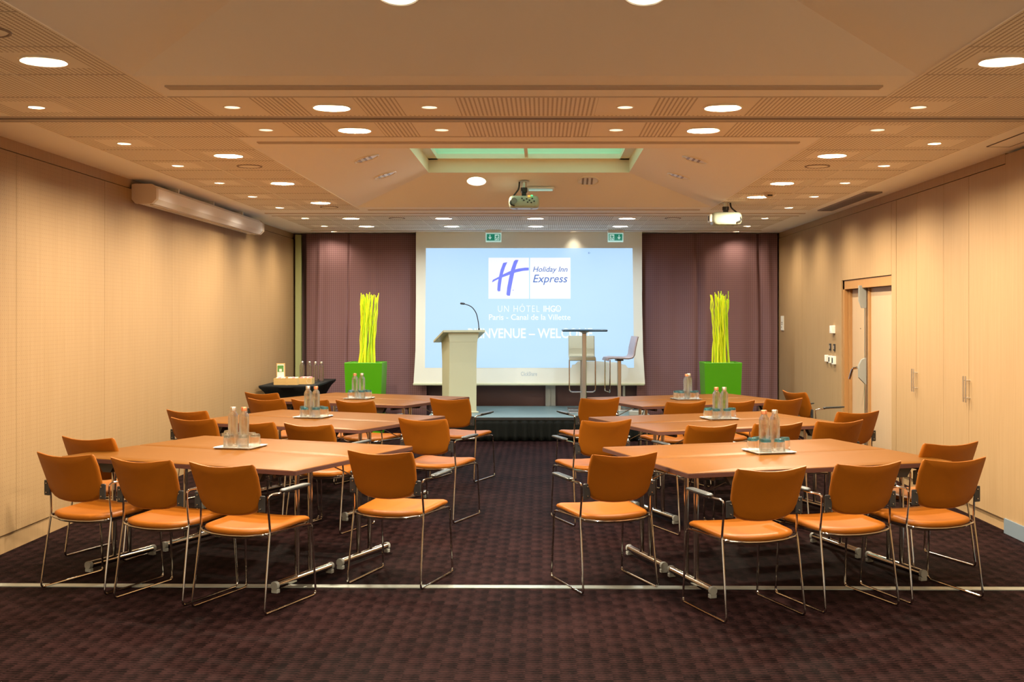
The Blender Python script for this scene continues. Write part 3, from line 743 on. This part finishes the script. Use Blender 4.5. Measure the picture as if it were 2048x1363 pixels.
# ------------------------------------------------ exit signs
def exit_sign(px, flip, label):
    ys = 16.55; k = ys / 2300; x = (px - 1085) * k
    t = empty('exit_sign', (x, ys, H), 0, label, 'exit sign', 'green emergency exit signs')
    b = B(); b.pad(rrect(.25, .07, .03), lambda a, c, h: (a, c, -.022 + h), .04); b.build('mount', 'white', t)
    b = B(); b.box((0, 0, -.105), (.225, .014, .14), bv=.004); b.build('panel', 'sign_white', t)
    b = B(); b.box((0, -.0085, -.105), (.195, .003, .095)); b.build('face', 'sign_green', t)
    s = -1 if flip else 1
    def pm(x, z, h): return (s * x, -.011 - h, z - .105)
    b = B()
    b.poly([(-.056, .036), (-.044, .036), (-.044, -.002), (-.03, .008), (-.03, -.008), (-.05, -.034), (-.07, -.008), (-.07, .008), (-.056, -.002)], .001, pm); b.build('arrow', 'sign_white', t, smooth=False)
    b = B(); b.poly([(.018, -.042), (.018, .040), (.085, .040), (.085, -.042)], .0008, pm); b.build('doorway', 'sign_white', t, smooth=False)
    def pm2(x, z, h): return (s * x, -.0122 - h, z - .105)
    b = B()
    for q in ([(.056, .034), (.066, .034), (.066, .024), (.056, .024)], [(.040, .020), (.062, .022), (.058, -.004), (.044, -.006)], [(.044, -.002), (.050, -.010), (.034, -.030), (.020, -.030), (.020, -.024), (.031, -.022)],
              [(.050, -.002), (.060, -.006), (.074, -.018), (.064, -.038), (.056, -.036), (.064, -.020)], [(.060, .022), (.066, .014), (.078, .004), (.074, .0), (.060, .010)], [(.042, .020), (.030, .012), (.026, -.002), (.032, -.002), (.036, .008), (.044, .010)]):
        b.poly(q, .0008, pm2)
    b.build('running_figure', 'sign_green', t, smooth=False)
exit_sign(987, False, 'green exit sign with its arrow at left, above the left half of the screen')
exit_sign(1231, True, 'green exit sign with its arrow at right, above the right half of the screen')

# ------------------------------------------------ stage
t = empty('stage', (-.04, 16.1, 0), 0, 'low grey-topped stage with a gathered black skirt in front of the screen', 'stage')
b = B(); b.box((0, 0, .293), (2.98, 1.96, .03)); b.build('platform', 'stage', t)
b = B(); nx = 260; vs = []; prof = [.278, .22, .14, .07, .008]
rn = random.Random(4); wob = [rn.uniform(.6, 1.4) for _ in range(60)]
per = []
for i in range(nx + 1):
    s_ = i / nx * (1.96 * 2 + 2.98)
    if s_ < 1.96: p = (-1.49, .98 - s_, -1, 0)
    elif s_ < 1.96 + 2.98: p = (-1.49 + s_ - 1.96, -.98, 0, -1)
    else: p = (1.49, -.98 + s_ - 4.94, 1, 0)
    per.append((s_, p))
for k, z in enumerate(prof):
    for s_, p in per:
        am = .012 * (k + .3) / 2 * wob[int(s_ * 5) % 60]; d = am * sin(s_ * 2 * pi / .115 + .6 * sin(s_ * 9)) + .004 + .016 * k / 4
        vs.append((p[0] + p[2] * d, p[1] + p[3] * d, z))
b.add(vs, [(k * (nx + 1) + i, k * (nx + 1) + i + 1, (k + 1) * (nx + 1) + i + 1, (k + 1) * (nx + 1) + i) for k in range(4) for i in range(nx)])
o = b.build('skirt', 'skirt', t, sharp=80); sm = o.modifiers.new('thickness', 'SOLIDIFY'); sm.thickness = .003
b = B(); b.box((0, -.983, .293), (3.0, .012, .034)); b.build('edge_trim', 'black', t)

# lectern
LZ = .308
t = empty('lectern', (-1.155, 15.95, LZ), radians(22), 'cream lectern with a slanted reading top standing on the stage', 'lectern')
b = B()
vs = []
for z, wx, wy, yo in ((0, .20, .15, 0), (.02, .20, .15, 0), (.70, .195, .17, 0), (1.0, .20, .19, 0)):
    vs += [(-wx, -wy + yo, z), (wx, -wy + yo, z), (wx, wy + yo, z), (-wx, wy + yo, z)]
b.add(vs, [(0, 3, 2, 1), (12, 13, 14, 15)] + [(k * 4 + i, k * 4 + (i + 1) % 4, k * 4 + 4 + (i + 1) % 4, k * 4 + 4 + i) for k in range(3) for i in range(4)])
b.build('body', 'cream', t, smooth=False)
b = B()
tp = [(-.36, -.24, .98), (.36, -.24, 1.09), (.36, .26, 1.03), (-.36, .26, .92)]
tp = [(-.30, -.23, 1.115), (.30, -.23, 1.115), (.30, .24, .965), (-.30, .24, .965)]
b.add([(-.20, -.19, .98), (.20, -.19, .98), (.20, .19, .98), (-.20, .19, .98), (-.22, -.20, 1.107), (.22, -.20, 1.107), (.22, .22, .972), (-.22, .22, .972)], [(i, (i + 1) % 4, 4 + (i + 1) % 4, 4 + i) for i in range(4)])
b.add([(x, y, z - .0) for x, y, z in tp] + [(x, y, z + .028) for x, y, z in tp], [(0, 3, 2, 1), (4, 5, 6, 7)] + [(i, (i + 1) % 4, 4 + (i + 1) % 4, 4 + i) for i in range(4)])
b.build('reading_top', 'cream', t, smooth=False)
b = B(); b.box((0, 0, .01), (.46, .33, .02), bv=.004); b.build('base', 'cream', t)
mt_ = empty('gooseneck_microphone', (-.878, 15.90, LZ + 1.118), 0, 'thin black gooseneck microphone standing on the lectern top', 'microphone')
b = B(); b.lathe([(0, .0), (.032, 0), (.030, .012), (.012, .03), (.010, .05)], seg=16); b.build('base', 'black', mt_)
b = B(); b.tube(rpath([(0, 0, .04), (-.01, 0, .14), (-.035, -.01, .26), (-.10, -.03, .35), (-.20, -.06, .385)], .12, 8), [.009] * 10 + [.005] * 100 if False else .0065); b.build('gooseneck', 'black', mt_)
b = B(); b.tube([(-.19, -.057, .383), (-.205, -.061, .386), (-.245, -.073, .39), (-.255, -.076, .39)], [.008, .014, .014, .006], seg=12); b.build('capsule', 'black', mt_)

# bar table and stools on the stage
t = empty('bar_table', (.58, 16.0, LZ), 0, 'tall bar table with a thin dark top and steel column on the stage', 'table')
b = B(); b.pad(rrect(.62, .62, .02), lambda x, y, h: (x, y, 1.135 + h), .028, edge=.97); b.build('tabletop', 'darktop', t)
b = B(); b.box((0, 0, .56), (.058, .058, 1.10), bv=.006); b.build('column', 'steel', t)
b = B(); b.lathe([(.0, 1.06), (.035, 1.07), (.045, 1.10), (.10, 1.115), (.10, 1.122)], seg=4, mtx=Matrix.Rotation(pi / 4, 4, 'Z')); b.build('top_bracket', 'steel', t)
b = B(); b.box((0, 0, .006), (.44, .44, .012), bv=.004); b.build('base_plate', 'steel', t)
def stool(loc, rz, mt, label):
    t = empty('bar_stool', loc, rz, label, 'stool', 'leather bar stools on the stage')
    # faces +y in local space
    prof = [(.20, .705), (.19, .738), (.12, .748), (0, .742), (-.10, .740), (-.155, .752), (-.178, .79), (-.19, .88), (-.215, .99), (-.23, 1.045)]
    b = B(); w_ = .19; th = .032; vs = []; n = len(prof)
    for i, (y, z) in enumerate(prof):
        a = prof[max(0, i - 1)]; c = prof[min(n - 1, i + 1)]; tx, tz = c[0] - a[0], c[1] - a[1]; L = math.hypot(tx, tz); nx_, nz_ = -tz / L, tx / L
        for x, k in ((-w_ + .012, .5), (-w_, 0), (-w_ + .012, -.5), (w_ - .012, -.5), (w_, 0), (w_ - .012, .5)): vs.append((x, y + nx_ * th * k, z + nz_ * th * k))
    fs = [(i * 6 + k, i * 6 + (k + 1) % 6, (i + 1) * 6 + (k + 1) % 6, (i + 1) * 6 + k) for i in range(n - 1) for k in range(6)] + [tuple(range(6))[::-1], tuple((n - 1) * 6 + k for k in range(6))]
    b.add(vs, fs); b.build('seat_shell', mt, t, sharp=50)
    b = B(); b.box((0, 0, .36), (.05, .05, .70), bv=.005); b.build('column', 'steel', t)
    b = B(); b.box((0, 0, .712), (.12, .10, .025)); b.build('seat_bracket', 'black', t)
    b = B(); b.tube(rpath([(-.185, .17, .72), (-.185, .17, .26), (.185, .17, .26), (.185, .17, .72)], .05), .009); b.build('footrest', 'chrome', t)
    b = B(); b.box((0, 0, .006), (.42, .42, .012), bv=.004); b.build('base_plate', 'steel', t)
stool((.565, 16.47, LZ), pi, 'cream_seat', 'cream leather bar stool directly behind the tall table')
stool((1.09, 16.35, LZ), radians(98), 'mauve_seat', 'taupe leather bar stool seen side-on at the right of the tall table')
t = empty('floor_box', (1.28, 15.45, LZ), 0, 'small flat grey box lying on the right corner of the stage', 'box')
b = B(); b.box((0, 0, .035), (.24, .18, .07), bv=.01); b.build('case', 'gfoot', t)
b = B(); b.box((0, 0, .073), (.14, .08, .006)); b.build('lid', 'black', t)

# ------------------------------------------------ planters
def planter(x, y, seed, label, lean):
    t = empty('planter', (x, y, 0), 0, label, 'planter', 'green planters with lime sticks')
    b = B(); hh = 1.0; w0, w1 = .225, .26; rim = .03
    rings = [(w0, 0), (w1, hh - .006), (w1 - .004, hh), (w1 - rim, hh), (w1 - rim - .004, hh - .05)]
    vs = [(sx * r, sy * r, z) for r, z in rings for sx, sy in ((-1, -1), (1, -1), (1, 1), (-1, 1))]
    b.add(vs, [(k * 4 + i, k * 4 + (i + 1) % 4, k * 4 + 4 + (i + 1) % 4, k * 4 + 4 + i) for k in range(4) for i in range(4)] + [(0, 3, 2, 1)]); b.build('pot', 'green', t, smooth=False)
    b = B(); b.box((0, 0, hh - .045), (2 * (w1 - rim), 2 * (w1 - rim), .01)); b.build('soil', 'soil', t, smooth=False)
    rnd = random.Random(seed)
    for k in range(46):
        a = rnd.uniform(0, 2 * pi); r = math.sqrt(rnd.random()) * .125; bx, by = r * cos(a), r * sin(a)
        top = hh + rnd.uniform(.86, .95) + (.05 if rnd.random() < .12 else 0)
        q = rnd.uniform(-.012, .012); pts = []
        for j in range(9):
            f = j / 8; spread = 1 - .18 * sin(pi * f) + .12 * f
            pts.append((bx * spread + lean * f + .012 * sin(f * rnd.uniform(3, 7) + k) , by * spread + .012 * sin(f * 5 + k * 2), hh - .05 + (top - hh + .05) * f))
        b = B(); b.tube(pts, [.0085 - .003 * j / 8 for j in range(9)], seg=6); b.build('stick', 'stick' if k % 3 else 'stick2', t)
planter(-2.47, 16.1, 11, 'tall square green planter of lime sticks left of the screen', .045)
planter(2.49, 16.1, 23, 'tall square green planter of lime sticks right of the screen', -.02)

# ------------------------------------------------ side table with stretch cover
t = empty('side_table', (-3.32, 15.7, 0), 0, 'side table under a black stretch cover in the back left corner', 'table')
b = B(); hx_, hy_ = .35, .82; n_ = 12; vs = []
lev = [(.742, 0, 0), (.738, -.004, 0), (.715, -.002, .0), (.66, .05, .03), (.55, .11, .05), (.40, .135, .06), (.2, .14, .05), (.0, .13, .02)]
for z, ins, conc in lev:
    for (ax, ay), (bx, by) in (((-1, -1), (1, -1)), ((1, -1), (1, 1)), ((1, 1), (-1, 1)), ((-1, 1), (-1, -1))):
        for k in range(n_):
            f = k / n_; x = (ax + (bx - ax) * f) * (hx_ - ins); y = (ay + (by - ay) * f) * (hy_ - ins); c = conc * sin(pi * f)
            if ay == by: y -= ay * c
            else: x -= ax * c
            vs.append((x, y, z))
R_ = 4 * n_
b.add(vs, [(k * R_ + i, k * R_ + (i + 1) % R_, (k + 1) * R_ + (i + 1) % R_, (k + 1) * R_ + i) for k in range(len(lev) - 1) for i in range(R_)] + [tuple(range(R_))[::-1]])
b.build('stretch_cover', 'blackcloth', t, sharp=50)
b = B()
for sx in (-1, 1):
    for sy in (-1, 1): b.lathe([(.02, 0), (.02, .72)], c=(sx * .20, sy * .66, 0), seg=10)
b.build('legs', 'steel', t)
t = empty('tea_box', (-3.36, 15.15, .743), 0, 'open wooden tea box with a printed picture in its raised lid', 'box')
b = B(); w2, d2, h2 = .15, .12, .085
for c, d in (((0, 0, .004), (2 * w2, 2 * d2, .008)), ((0, -d2, h2 / 2), (2 * w2, .01, h2)), ((0, d2, h2 / 2), (2 * w2, .01, h2)), ((-w2, 0, h2 / 2), (.01, 2 * d2, h2)), ((w2, 0, h2 / 2), (.01, 2 * d2, h2))): b.box(c, d)
for x in (.02,): b.box((x, -d2 - .007, h2 / 2 + .01), (.03, .006, h2 + .03), 'paper')
b.mats = ['boxwood', 'paper'] if 'paper' in b.mats else b.mats
b.build('tray', 'boxwood', t, smooth=False)
b = B(); b.box((-.10, .05, .17), (.115, .012, .21), bv=.003); b.build('lid', 'boxwood', t)
b = B(); b.box((-.10, .0425, .17), (.09, .003, .185), 'paper'); b.box((-.10, .040, .205), (.08, .002, .085), 'leafgreen'); b.box((-.10, .0385, .185), (.035, .002, .035), 'paper'); b.build('picture', None, t, smooth=False)
b = B()
for k in range(9): b.box((-.12 + .03 * k, .0, .07), (.022, .16, .05), ('paper', 'pink', 'paper')[k % 3], rz=.03 * ((k * 7) % 3 - 1))
b.build('sachets', None, t, smooth=False)
t = empty('wooden_tray', (-3.13, 15.25, .743), 0, 'small wooden box of sachets right beside the open tea box', 'box')
b = B()
for c, d in (((0, 0, .004), (.17, .18, .008)), ((0, -.09, .04), (.17, .01, .08)), ((0, .09, .04), (.17, .01, .08)), ((-.085, 0, .04), (.01, .18, .08)), ((.085, 0, .04), (.01, .18, .08))): b.box(c, d)
b.build('tray', 'boxwood', t, smooth=False)
b = B(); b.lathe([(.03, 0), (.033, .002), (.033, .004)], seg=16, mtx=Matrix.Rotation(pi / 2, 4, 'X'), c=(.055, -.094, .04)); b.build('tag', 'paper', t)
b = B()
for k in range(5): b.box((-.055 + .028 * k, 0, .065), (.02, .13, .06), ('pink', 'paper')[k % 2], rz=.05 * (k % 3 - 1))
b.build('sachets', None, t, smooth=False)

# ------------------------------------------------ bottles and tumblers
def bottle(cap, label, loc, group):
    t = empty('glass_bottle', loc, 0, label, 'bottle', group)
    b = B(); b.lathe([(0, .004), (.030, .002), (.034, .008), (.034, .205), (.031, .222), (.021, .236), (.0175, .244), (.0175, .252), (.0155, .252), (.0155, .243), (.019, .234), (.029, .22), (.0318, .204), (.0318, .016), (.028, .012), (0, .014)], seg=24); b.build('glass_body', 'glass', t)
    b = B(); b.lathe([(0, .272), (.018, .272), (.0195, .269), (.0195, .246), (.0165, .246)], seg=20); b.build('cap', cap, t)
    return t
def tumbler(base_mat):
    t = empty('tumbler', (0, 0, 0), 0, 'x', 'glass')
    b = B(); b.lathe([(.0365, 0), (.0385, 0), (.0375, .04), (.035, .075), (.031, .087), (.028, .0885), (0, .089)], seg=22); b.build('glass_wall', 'glass', t)
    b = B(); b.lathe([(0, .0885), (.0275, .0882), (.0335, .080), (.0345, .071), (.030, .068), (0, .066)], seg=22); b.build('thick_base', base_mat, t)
    return t
bp = {'copper': bottle('copper', 'x', (0, 0, 0), 'g'), 'steel': bottle('steel', 'x', (0, 0, 0), 'g')}
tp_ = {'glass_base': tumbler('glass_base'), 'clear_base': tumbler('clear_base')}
used = set()
def place(pool, key, loc, label, group):
    p = pool[key]; o = p if (id(pool), key) not in used else dup(p); used.add((id(pool), key))
    o.location = loc; o['label'] = label; o['group'] = group; o.rotation_euler = (0, 0, random.uniform(0, 6))
    return o
tray0 = empty('serving_tray', (0, 0, 0), 0, 'x', 'tray', 'square steel serving trays')
b = B(); b.box((0, 0, .003), (.26, .26, .004)); b.build('base', 'mirror', tray0)
b = B()
R0 = rrect(.264, .264, .02); 
def ringp(w, z): return [(x, y, z) for x, y in rrect(w, w, .02)]
vs = ringp(.256, .003) + ringp(.276, .011) + ringp(.282, .011) + ringp(.262, .001); nn = len(R0)
b.add(vs, [(k * nn + i, k * nn + (i + 1) % nn, ((k + 1) % 4) * nn + (i + 1) % nn, ((k + 1) % 4) * nn + i) for k in range(4) for i in range(nn)]); b.build('rim', 'mirror', tray0)
TT = .741
G5 = [(-.095, .03), (-.05, -.055), (-.04, .095), (.045, -.045), (.10, .015), (.03, .095)]
trays = [('front left', -2.07, 7.89, -13, [(-2.125, 7.90, 'steel'), (-2.045, 7.88, 'copper')], 'clear_base'),
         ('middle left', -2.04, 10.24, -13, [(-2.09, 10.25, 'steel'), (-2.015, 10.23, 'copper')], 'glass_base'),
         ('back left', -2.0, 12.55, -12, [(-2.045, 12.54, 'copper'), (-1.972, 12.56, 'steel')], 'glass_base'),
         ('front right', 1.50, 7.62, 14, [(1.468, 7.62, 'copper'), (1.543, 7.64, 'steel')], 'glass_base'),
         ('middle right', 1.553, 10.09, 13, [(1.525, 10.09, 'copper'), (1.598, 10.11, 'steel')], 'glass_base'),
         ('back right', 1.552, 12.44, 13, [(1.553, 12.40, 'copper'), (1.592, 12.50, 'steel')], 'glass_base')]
first = True
ordn = ['leftmost', 'second from left', 'third from left', 'third from right', 'second from right', 'rightmost']
for nm, x, y, ang, bts, gb in trays:
    a = radians(ang); placed(tray0, first, (x, y, TT), a, 'square steel tray on the %s table' % nm); first = False
    for j, (bx, by, cp) in enumerate(bts):
        place(bp, cp, (bx, by, TT + .005), 'clear glass bottle with %s cap, %s of the pair on the %s table' % ('copper' if cp == 'copper' else 'silver', ('left one', 'right one')[j], nm), 'water bottles on the trays')
    pts = []
    for gx, gy in G5:
        px, py = x + gx * cos(a) - gy * sin(a), y + gx * sin(a) + gy * cos(a)
        if min(math.hypot(px - q[0], py - q[1]) for q in bts) < .074:
            q = min(bts, key=lambda q: math.hypot(px - q[0], py - q[1])); dx, dy = px - q[0], py - q[1]; L = math.hypot(dx, dy) or 1
            px, py = q[0] + dx / L * .075, q[1] + dy / L * .075
        pts.append((px, py))
    pts.sort()
    for k, (px, py) in enumerate(pts):
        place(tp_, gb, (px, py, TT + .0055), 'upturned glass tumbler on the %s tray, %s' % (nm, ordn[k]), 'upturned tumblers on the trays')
for k, (x, y) in enumerate(((-3.34, 15.98), (-3.24, 15.98), (-3.13, 15.85), (-3.05, 15.85))):
    place(bp, 'steel', (x, y, .743), 'glass bottle standing on the black side table, %s of four' % ['leftmost', 'second', 'third', 'rightmost'][k], 'bottles on the side table')

# ------------------------------------------------ tables
def make_table():
    t = empty('folding_table', (0, 0, 0), 0, 'x', 'table', 'beech folding tables')
    b = B(); b.pad(rrect(1.796, .696, .015), lambda x, y, h: (x, y, .7362 + h), .0076, edge=.997); b.build('tabletop', 'desk', t, sharp=50)
    b = B(); o_ = rrect(1.80, .70, .016); i_ = rrect(1.79, .69, .014); n = len(o_)
    vs = [(x, y, .7375) for x, y in i_] + [(x, y, .7355) for x, y in o_] + [(x, y, .712) for x, y in o_] + [(x, y, .710) for x, y in i_]
    b.add(vs, [(k * n + i, k * n + (i + 1) % n, (k + 1) * n + (i + 1) % n, (k + 1) * n + i) for k in range(3) for i in range(n)] + [tuple(3 * n + i for i in range(n))]); b.build('edge_band', 'edge', t, sharp=50)
    for s in (-1, 1):
        x = s * .72
        for yy in (-.07, .07):
            b = B(); b.lathe([(.0155, .06), (.0155, .71)], c=(x, yy, 0), seg=14); b.build('leg', 'chrome', t)
        b = B(); b.tube([(x, -.280, .0445), (x, .280, .0445)], .0235, seg=14); ft = b.build('foot_beam', 'chrome', t)
        for q in (-1, 1):
            b = B(); b.pad(rrect(.0475, .048, .020), lambda u, v, h: (x + u, q * .292 + h, .0445 + v), .026, edge=.97); b.box((x, q * .288, .012), (.044, .03, .024), bv=.003); b.build('end_cap', 'gfoot', ft)
        b = B(); b.tube([(x, -.30, .695), (x, .30, .695)], .013, seg=8); b.build('hinge_tube', 'black', t)
        for q in (-1, 1):
            b = B(); xi = x - s * .15; b.poly([(-.07, 0), (.07, 0), (.032, -.062), (-.032, -.062)], .05, lambda u, v, h: (xi + u, q * .27 + h - .025, .710 + v)); b.build('bracket', 'black', t, smooth=False)
            b = B(); b.tube([(xi, q * .25, .68), (x, q * .07, .56)], .004, seg=6); b.build('brace', 'chrome', t)
    return t
TB = {'front left': (-1.998, 7.690, -22.9), 'middle left': (-1.981, 10.109, -24.1), 'back left': (-1.92, 12.591, -24.6),
      'front right': (1.480, 7.527, 17.8), 'middle right': (1.497, 9.943, 20.7), 'back right': (1.579, 12.44, 21.3)}
T0 = make_table(); first = True
for nm, (x, y, a) in TB.items():
    a = radians(a)
    for q, s in ((-.3505, 'nearer half'), (.3505, 'farther half')):
        placed(T0, first, (x - q * sin(a), y + q * cos(a), 0), a, 'beech-topped folding table, %s of the %s pair' % (s, nm)); first = False

# ------------------------------------------------ chairs
def make_chair():
    t = empty('stacking_armchair', (0, 0, 0), 0, 'x', 'chair', 'orange vinyl armchairs with wire frames')
    # seat
    ol = []
    for k in range(13):
        a = radians(180 + 180 * k / 12); ol.append((.225 * math.copysign(abs(cos(a)) ** .7, cos(a)), -.13 - .115 * abs(sin(a)) ** .9))
    ol += [(.232, 0), (.236, .12), (.234, .20), (.215, .235), (.12, .245), (0, .247), (-.12, .245), (-.215, .235), (-.234, .20), (-.236, .12), (-.232, 0)]
    def sm(x, y, h):
        z = .452 + .012 * (x / .23) ** 2 - .020 * max(0, (y - .05) / .2) ** 2 + .012 * max(0, (-y) / .24) ** 2 - .008 + (.016 * (y / .24) if True else 0)
        return (x, y, z + h)
    b = B(); b.pad(ol, sm, .042, edge=.84); b.build('seat', 'vinyl', t, sharp=60)
    b = B(); b.pad([(x * .95, y * .95) for x, y in ol], lambda x, y, h: (sm(x, y, 0)[0], y, sm(x, y, 0)[2] - .028 + h), .012, edge=.97); b.build('seat_pan', 'pan', t, sharp=60)
    # backrest
    ot = []
    wt, wb = .215, .205
    for k in range(9):
        x = wt - 2 * wt * k / 8; ot.append((x * .975, .815 + .022 * (x / wt) ** 2 - (.004 if k in (0, 8) else 0)))
    ot += [(-wt, .822), (-wt - .002, .76), (-wb - .006, .68), (-wb + .002, .61), (-wb + .016, .578), (-wb + .045, .555)]
    for k in range(7):
        x = -.12 + .04 * k; ot.append((x, .532 + .010 * (x / .12) ** 2))
    ot += [(wb - .045, .555), (wb - .016, .578), (wb - .002, .61), (wb + .006, .68), (wt + .002, .76), (wt, .822)]
    def bk(x, z, h):
        f = (z - .55) / .27; y = -.198 - .045 * (1 - (x / .215) ** 2) - .085 * f - .02 * f * f
        return (x, y + h, z - h * .25)
    b = B(); b.pad(ot, bk, .036, edge=.93); b.build('backrest', 'vinyl', t, sharp=60)
    b = B(); b.tube(rpath([(-.228, -.17, .437), (-.215, -.205, .434), (-.13, -.235, .425), (0, -.243, .42), (.13, -.235, .425), (.215, -.205, .434), (.228, -.17, .437)], .05), .0065)
    b.tube([(-.228, .19, .430), (.228, .19, .430)], .006, seg=6); b.build('seat_frame', 'chrome', t)
    for s in (-1, 1):
        path = [(s * .272, .10, .662), (s * .272, -.13, .658), (s * .232, -.205, .652), (s * .228, -.195, .56), (s * .232, -.185, .452), (s * .243, -.257, .008), (s * .243, .257, .008), (s * .236, .225, .425), (s * .229, .12, .430), (s * .229, -.185, .440)]
        b = B(); b.tube(rpath(path, .028), .0066); b.build('sled_leg', 'chrome', t)
        b = B(); b.pad(rrect(.045, .27, .02), lambda x, y, h: (s * .272 + x, .0 + y, .671 + h + .01 * y), .016, edge=.85); b.build('armrest', 'armpad', t)
        b = B(); b.box((s * .213, -.236, .607), (.044, .012, .092), bv=.004); br_ = b.build('back_bracket', 'black', t)
        for z in (.58, .635):
            b = B(); b.lathe([(0, .007), (.004, .006), (.005, 0)], seg=8, mtx=Matrix.Rotation(pi / 2, 4, 'X'), c=(s * .211, -.2425, z))
            b.build('screw', 'chrome', br_)
    return t
CH = {'front left': [(-2.94, 7.996, -20), (-2.703, 7.08, -21.9), (-2.167, 6.82, -21.3), (-1.655, 6.62, -21.5), (-.885, 7.20, -17.3)],
      'middle left': [(-2.95, 10.20, -22), (-2.66, 9.42, -22), (-2.13, 9.15, -22), (-1.65, 8.95, -22), (-.841, 9.40, -21)],
      'back left': [(-2.86, 12.48, -23), (-2.60, 11.60, -23), (-2.15, 11.50, -23), (-1.69, 11.36, -22.7), (-.81, 11.65, -21)],
      'front right': [(2.516, 7.675, 20.1), (2.252, 6.853, 18.5), (1.697, 6.653, 20.5), (1.122, 6.446, 19.8), (.375, 7.081, 21)],
      'middle right': [(2.58, 10.09, 20.9), (2.20, 9.22, 20.6), (1.68, 9.02, 21), (1.16, 8.90, 21), (.391, 9.28, 21)],
      'back right': [(3.0, 12.50, -68), (2.26, 11.60, 22), (1.74, 11.33, 22), (1.25, 11.22, 22), (.459, 11.72, 22)]}
seat_n = ['at the wall end', 'on the near side, closest to the wall', 'on the near side, in the middle', 'on the near side, closest to the aisle', 'at the aisle end']
C0 = make_chair(); first = True
for nm, L in CH.items():
    for i, (x, y, a) in enumerate(L):
        lab = 'orange vinyl armchair at the %s tables, %s' % (nm, seat_n[i])
        if nm == 'back right' and i == 0: lab = 'orange vinyl armchair turned towards the right wall at the back right tables'
        placed(C0, first, (x, y, 0), radians(a), lab); first = False
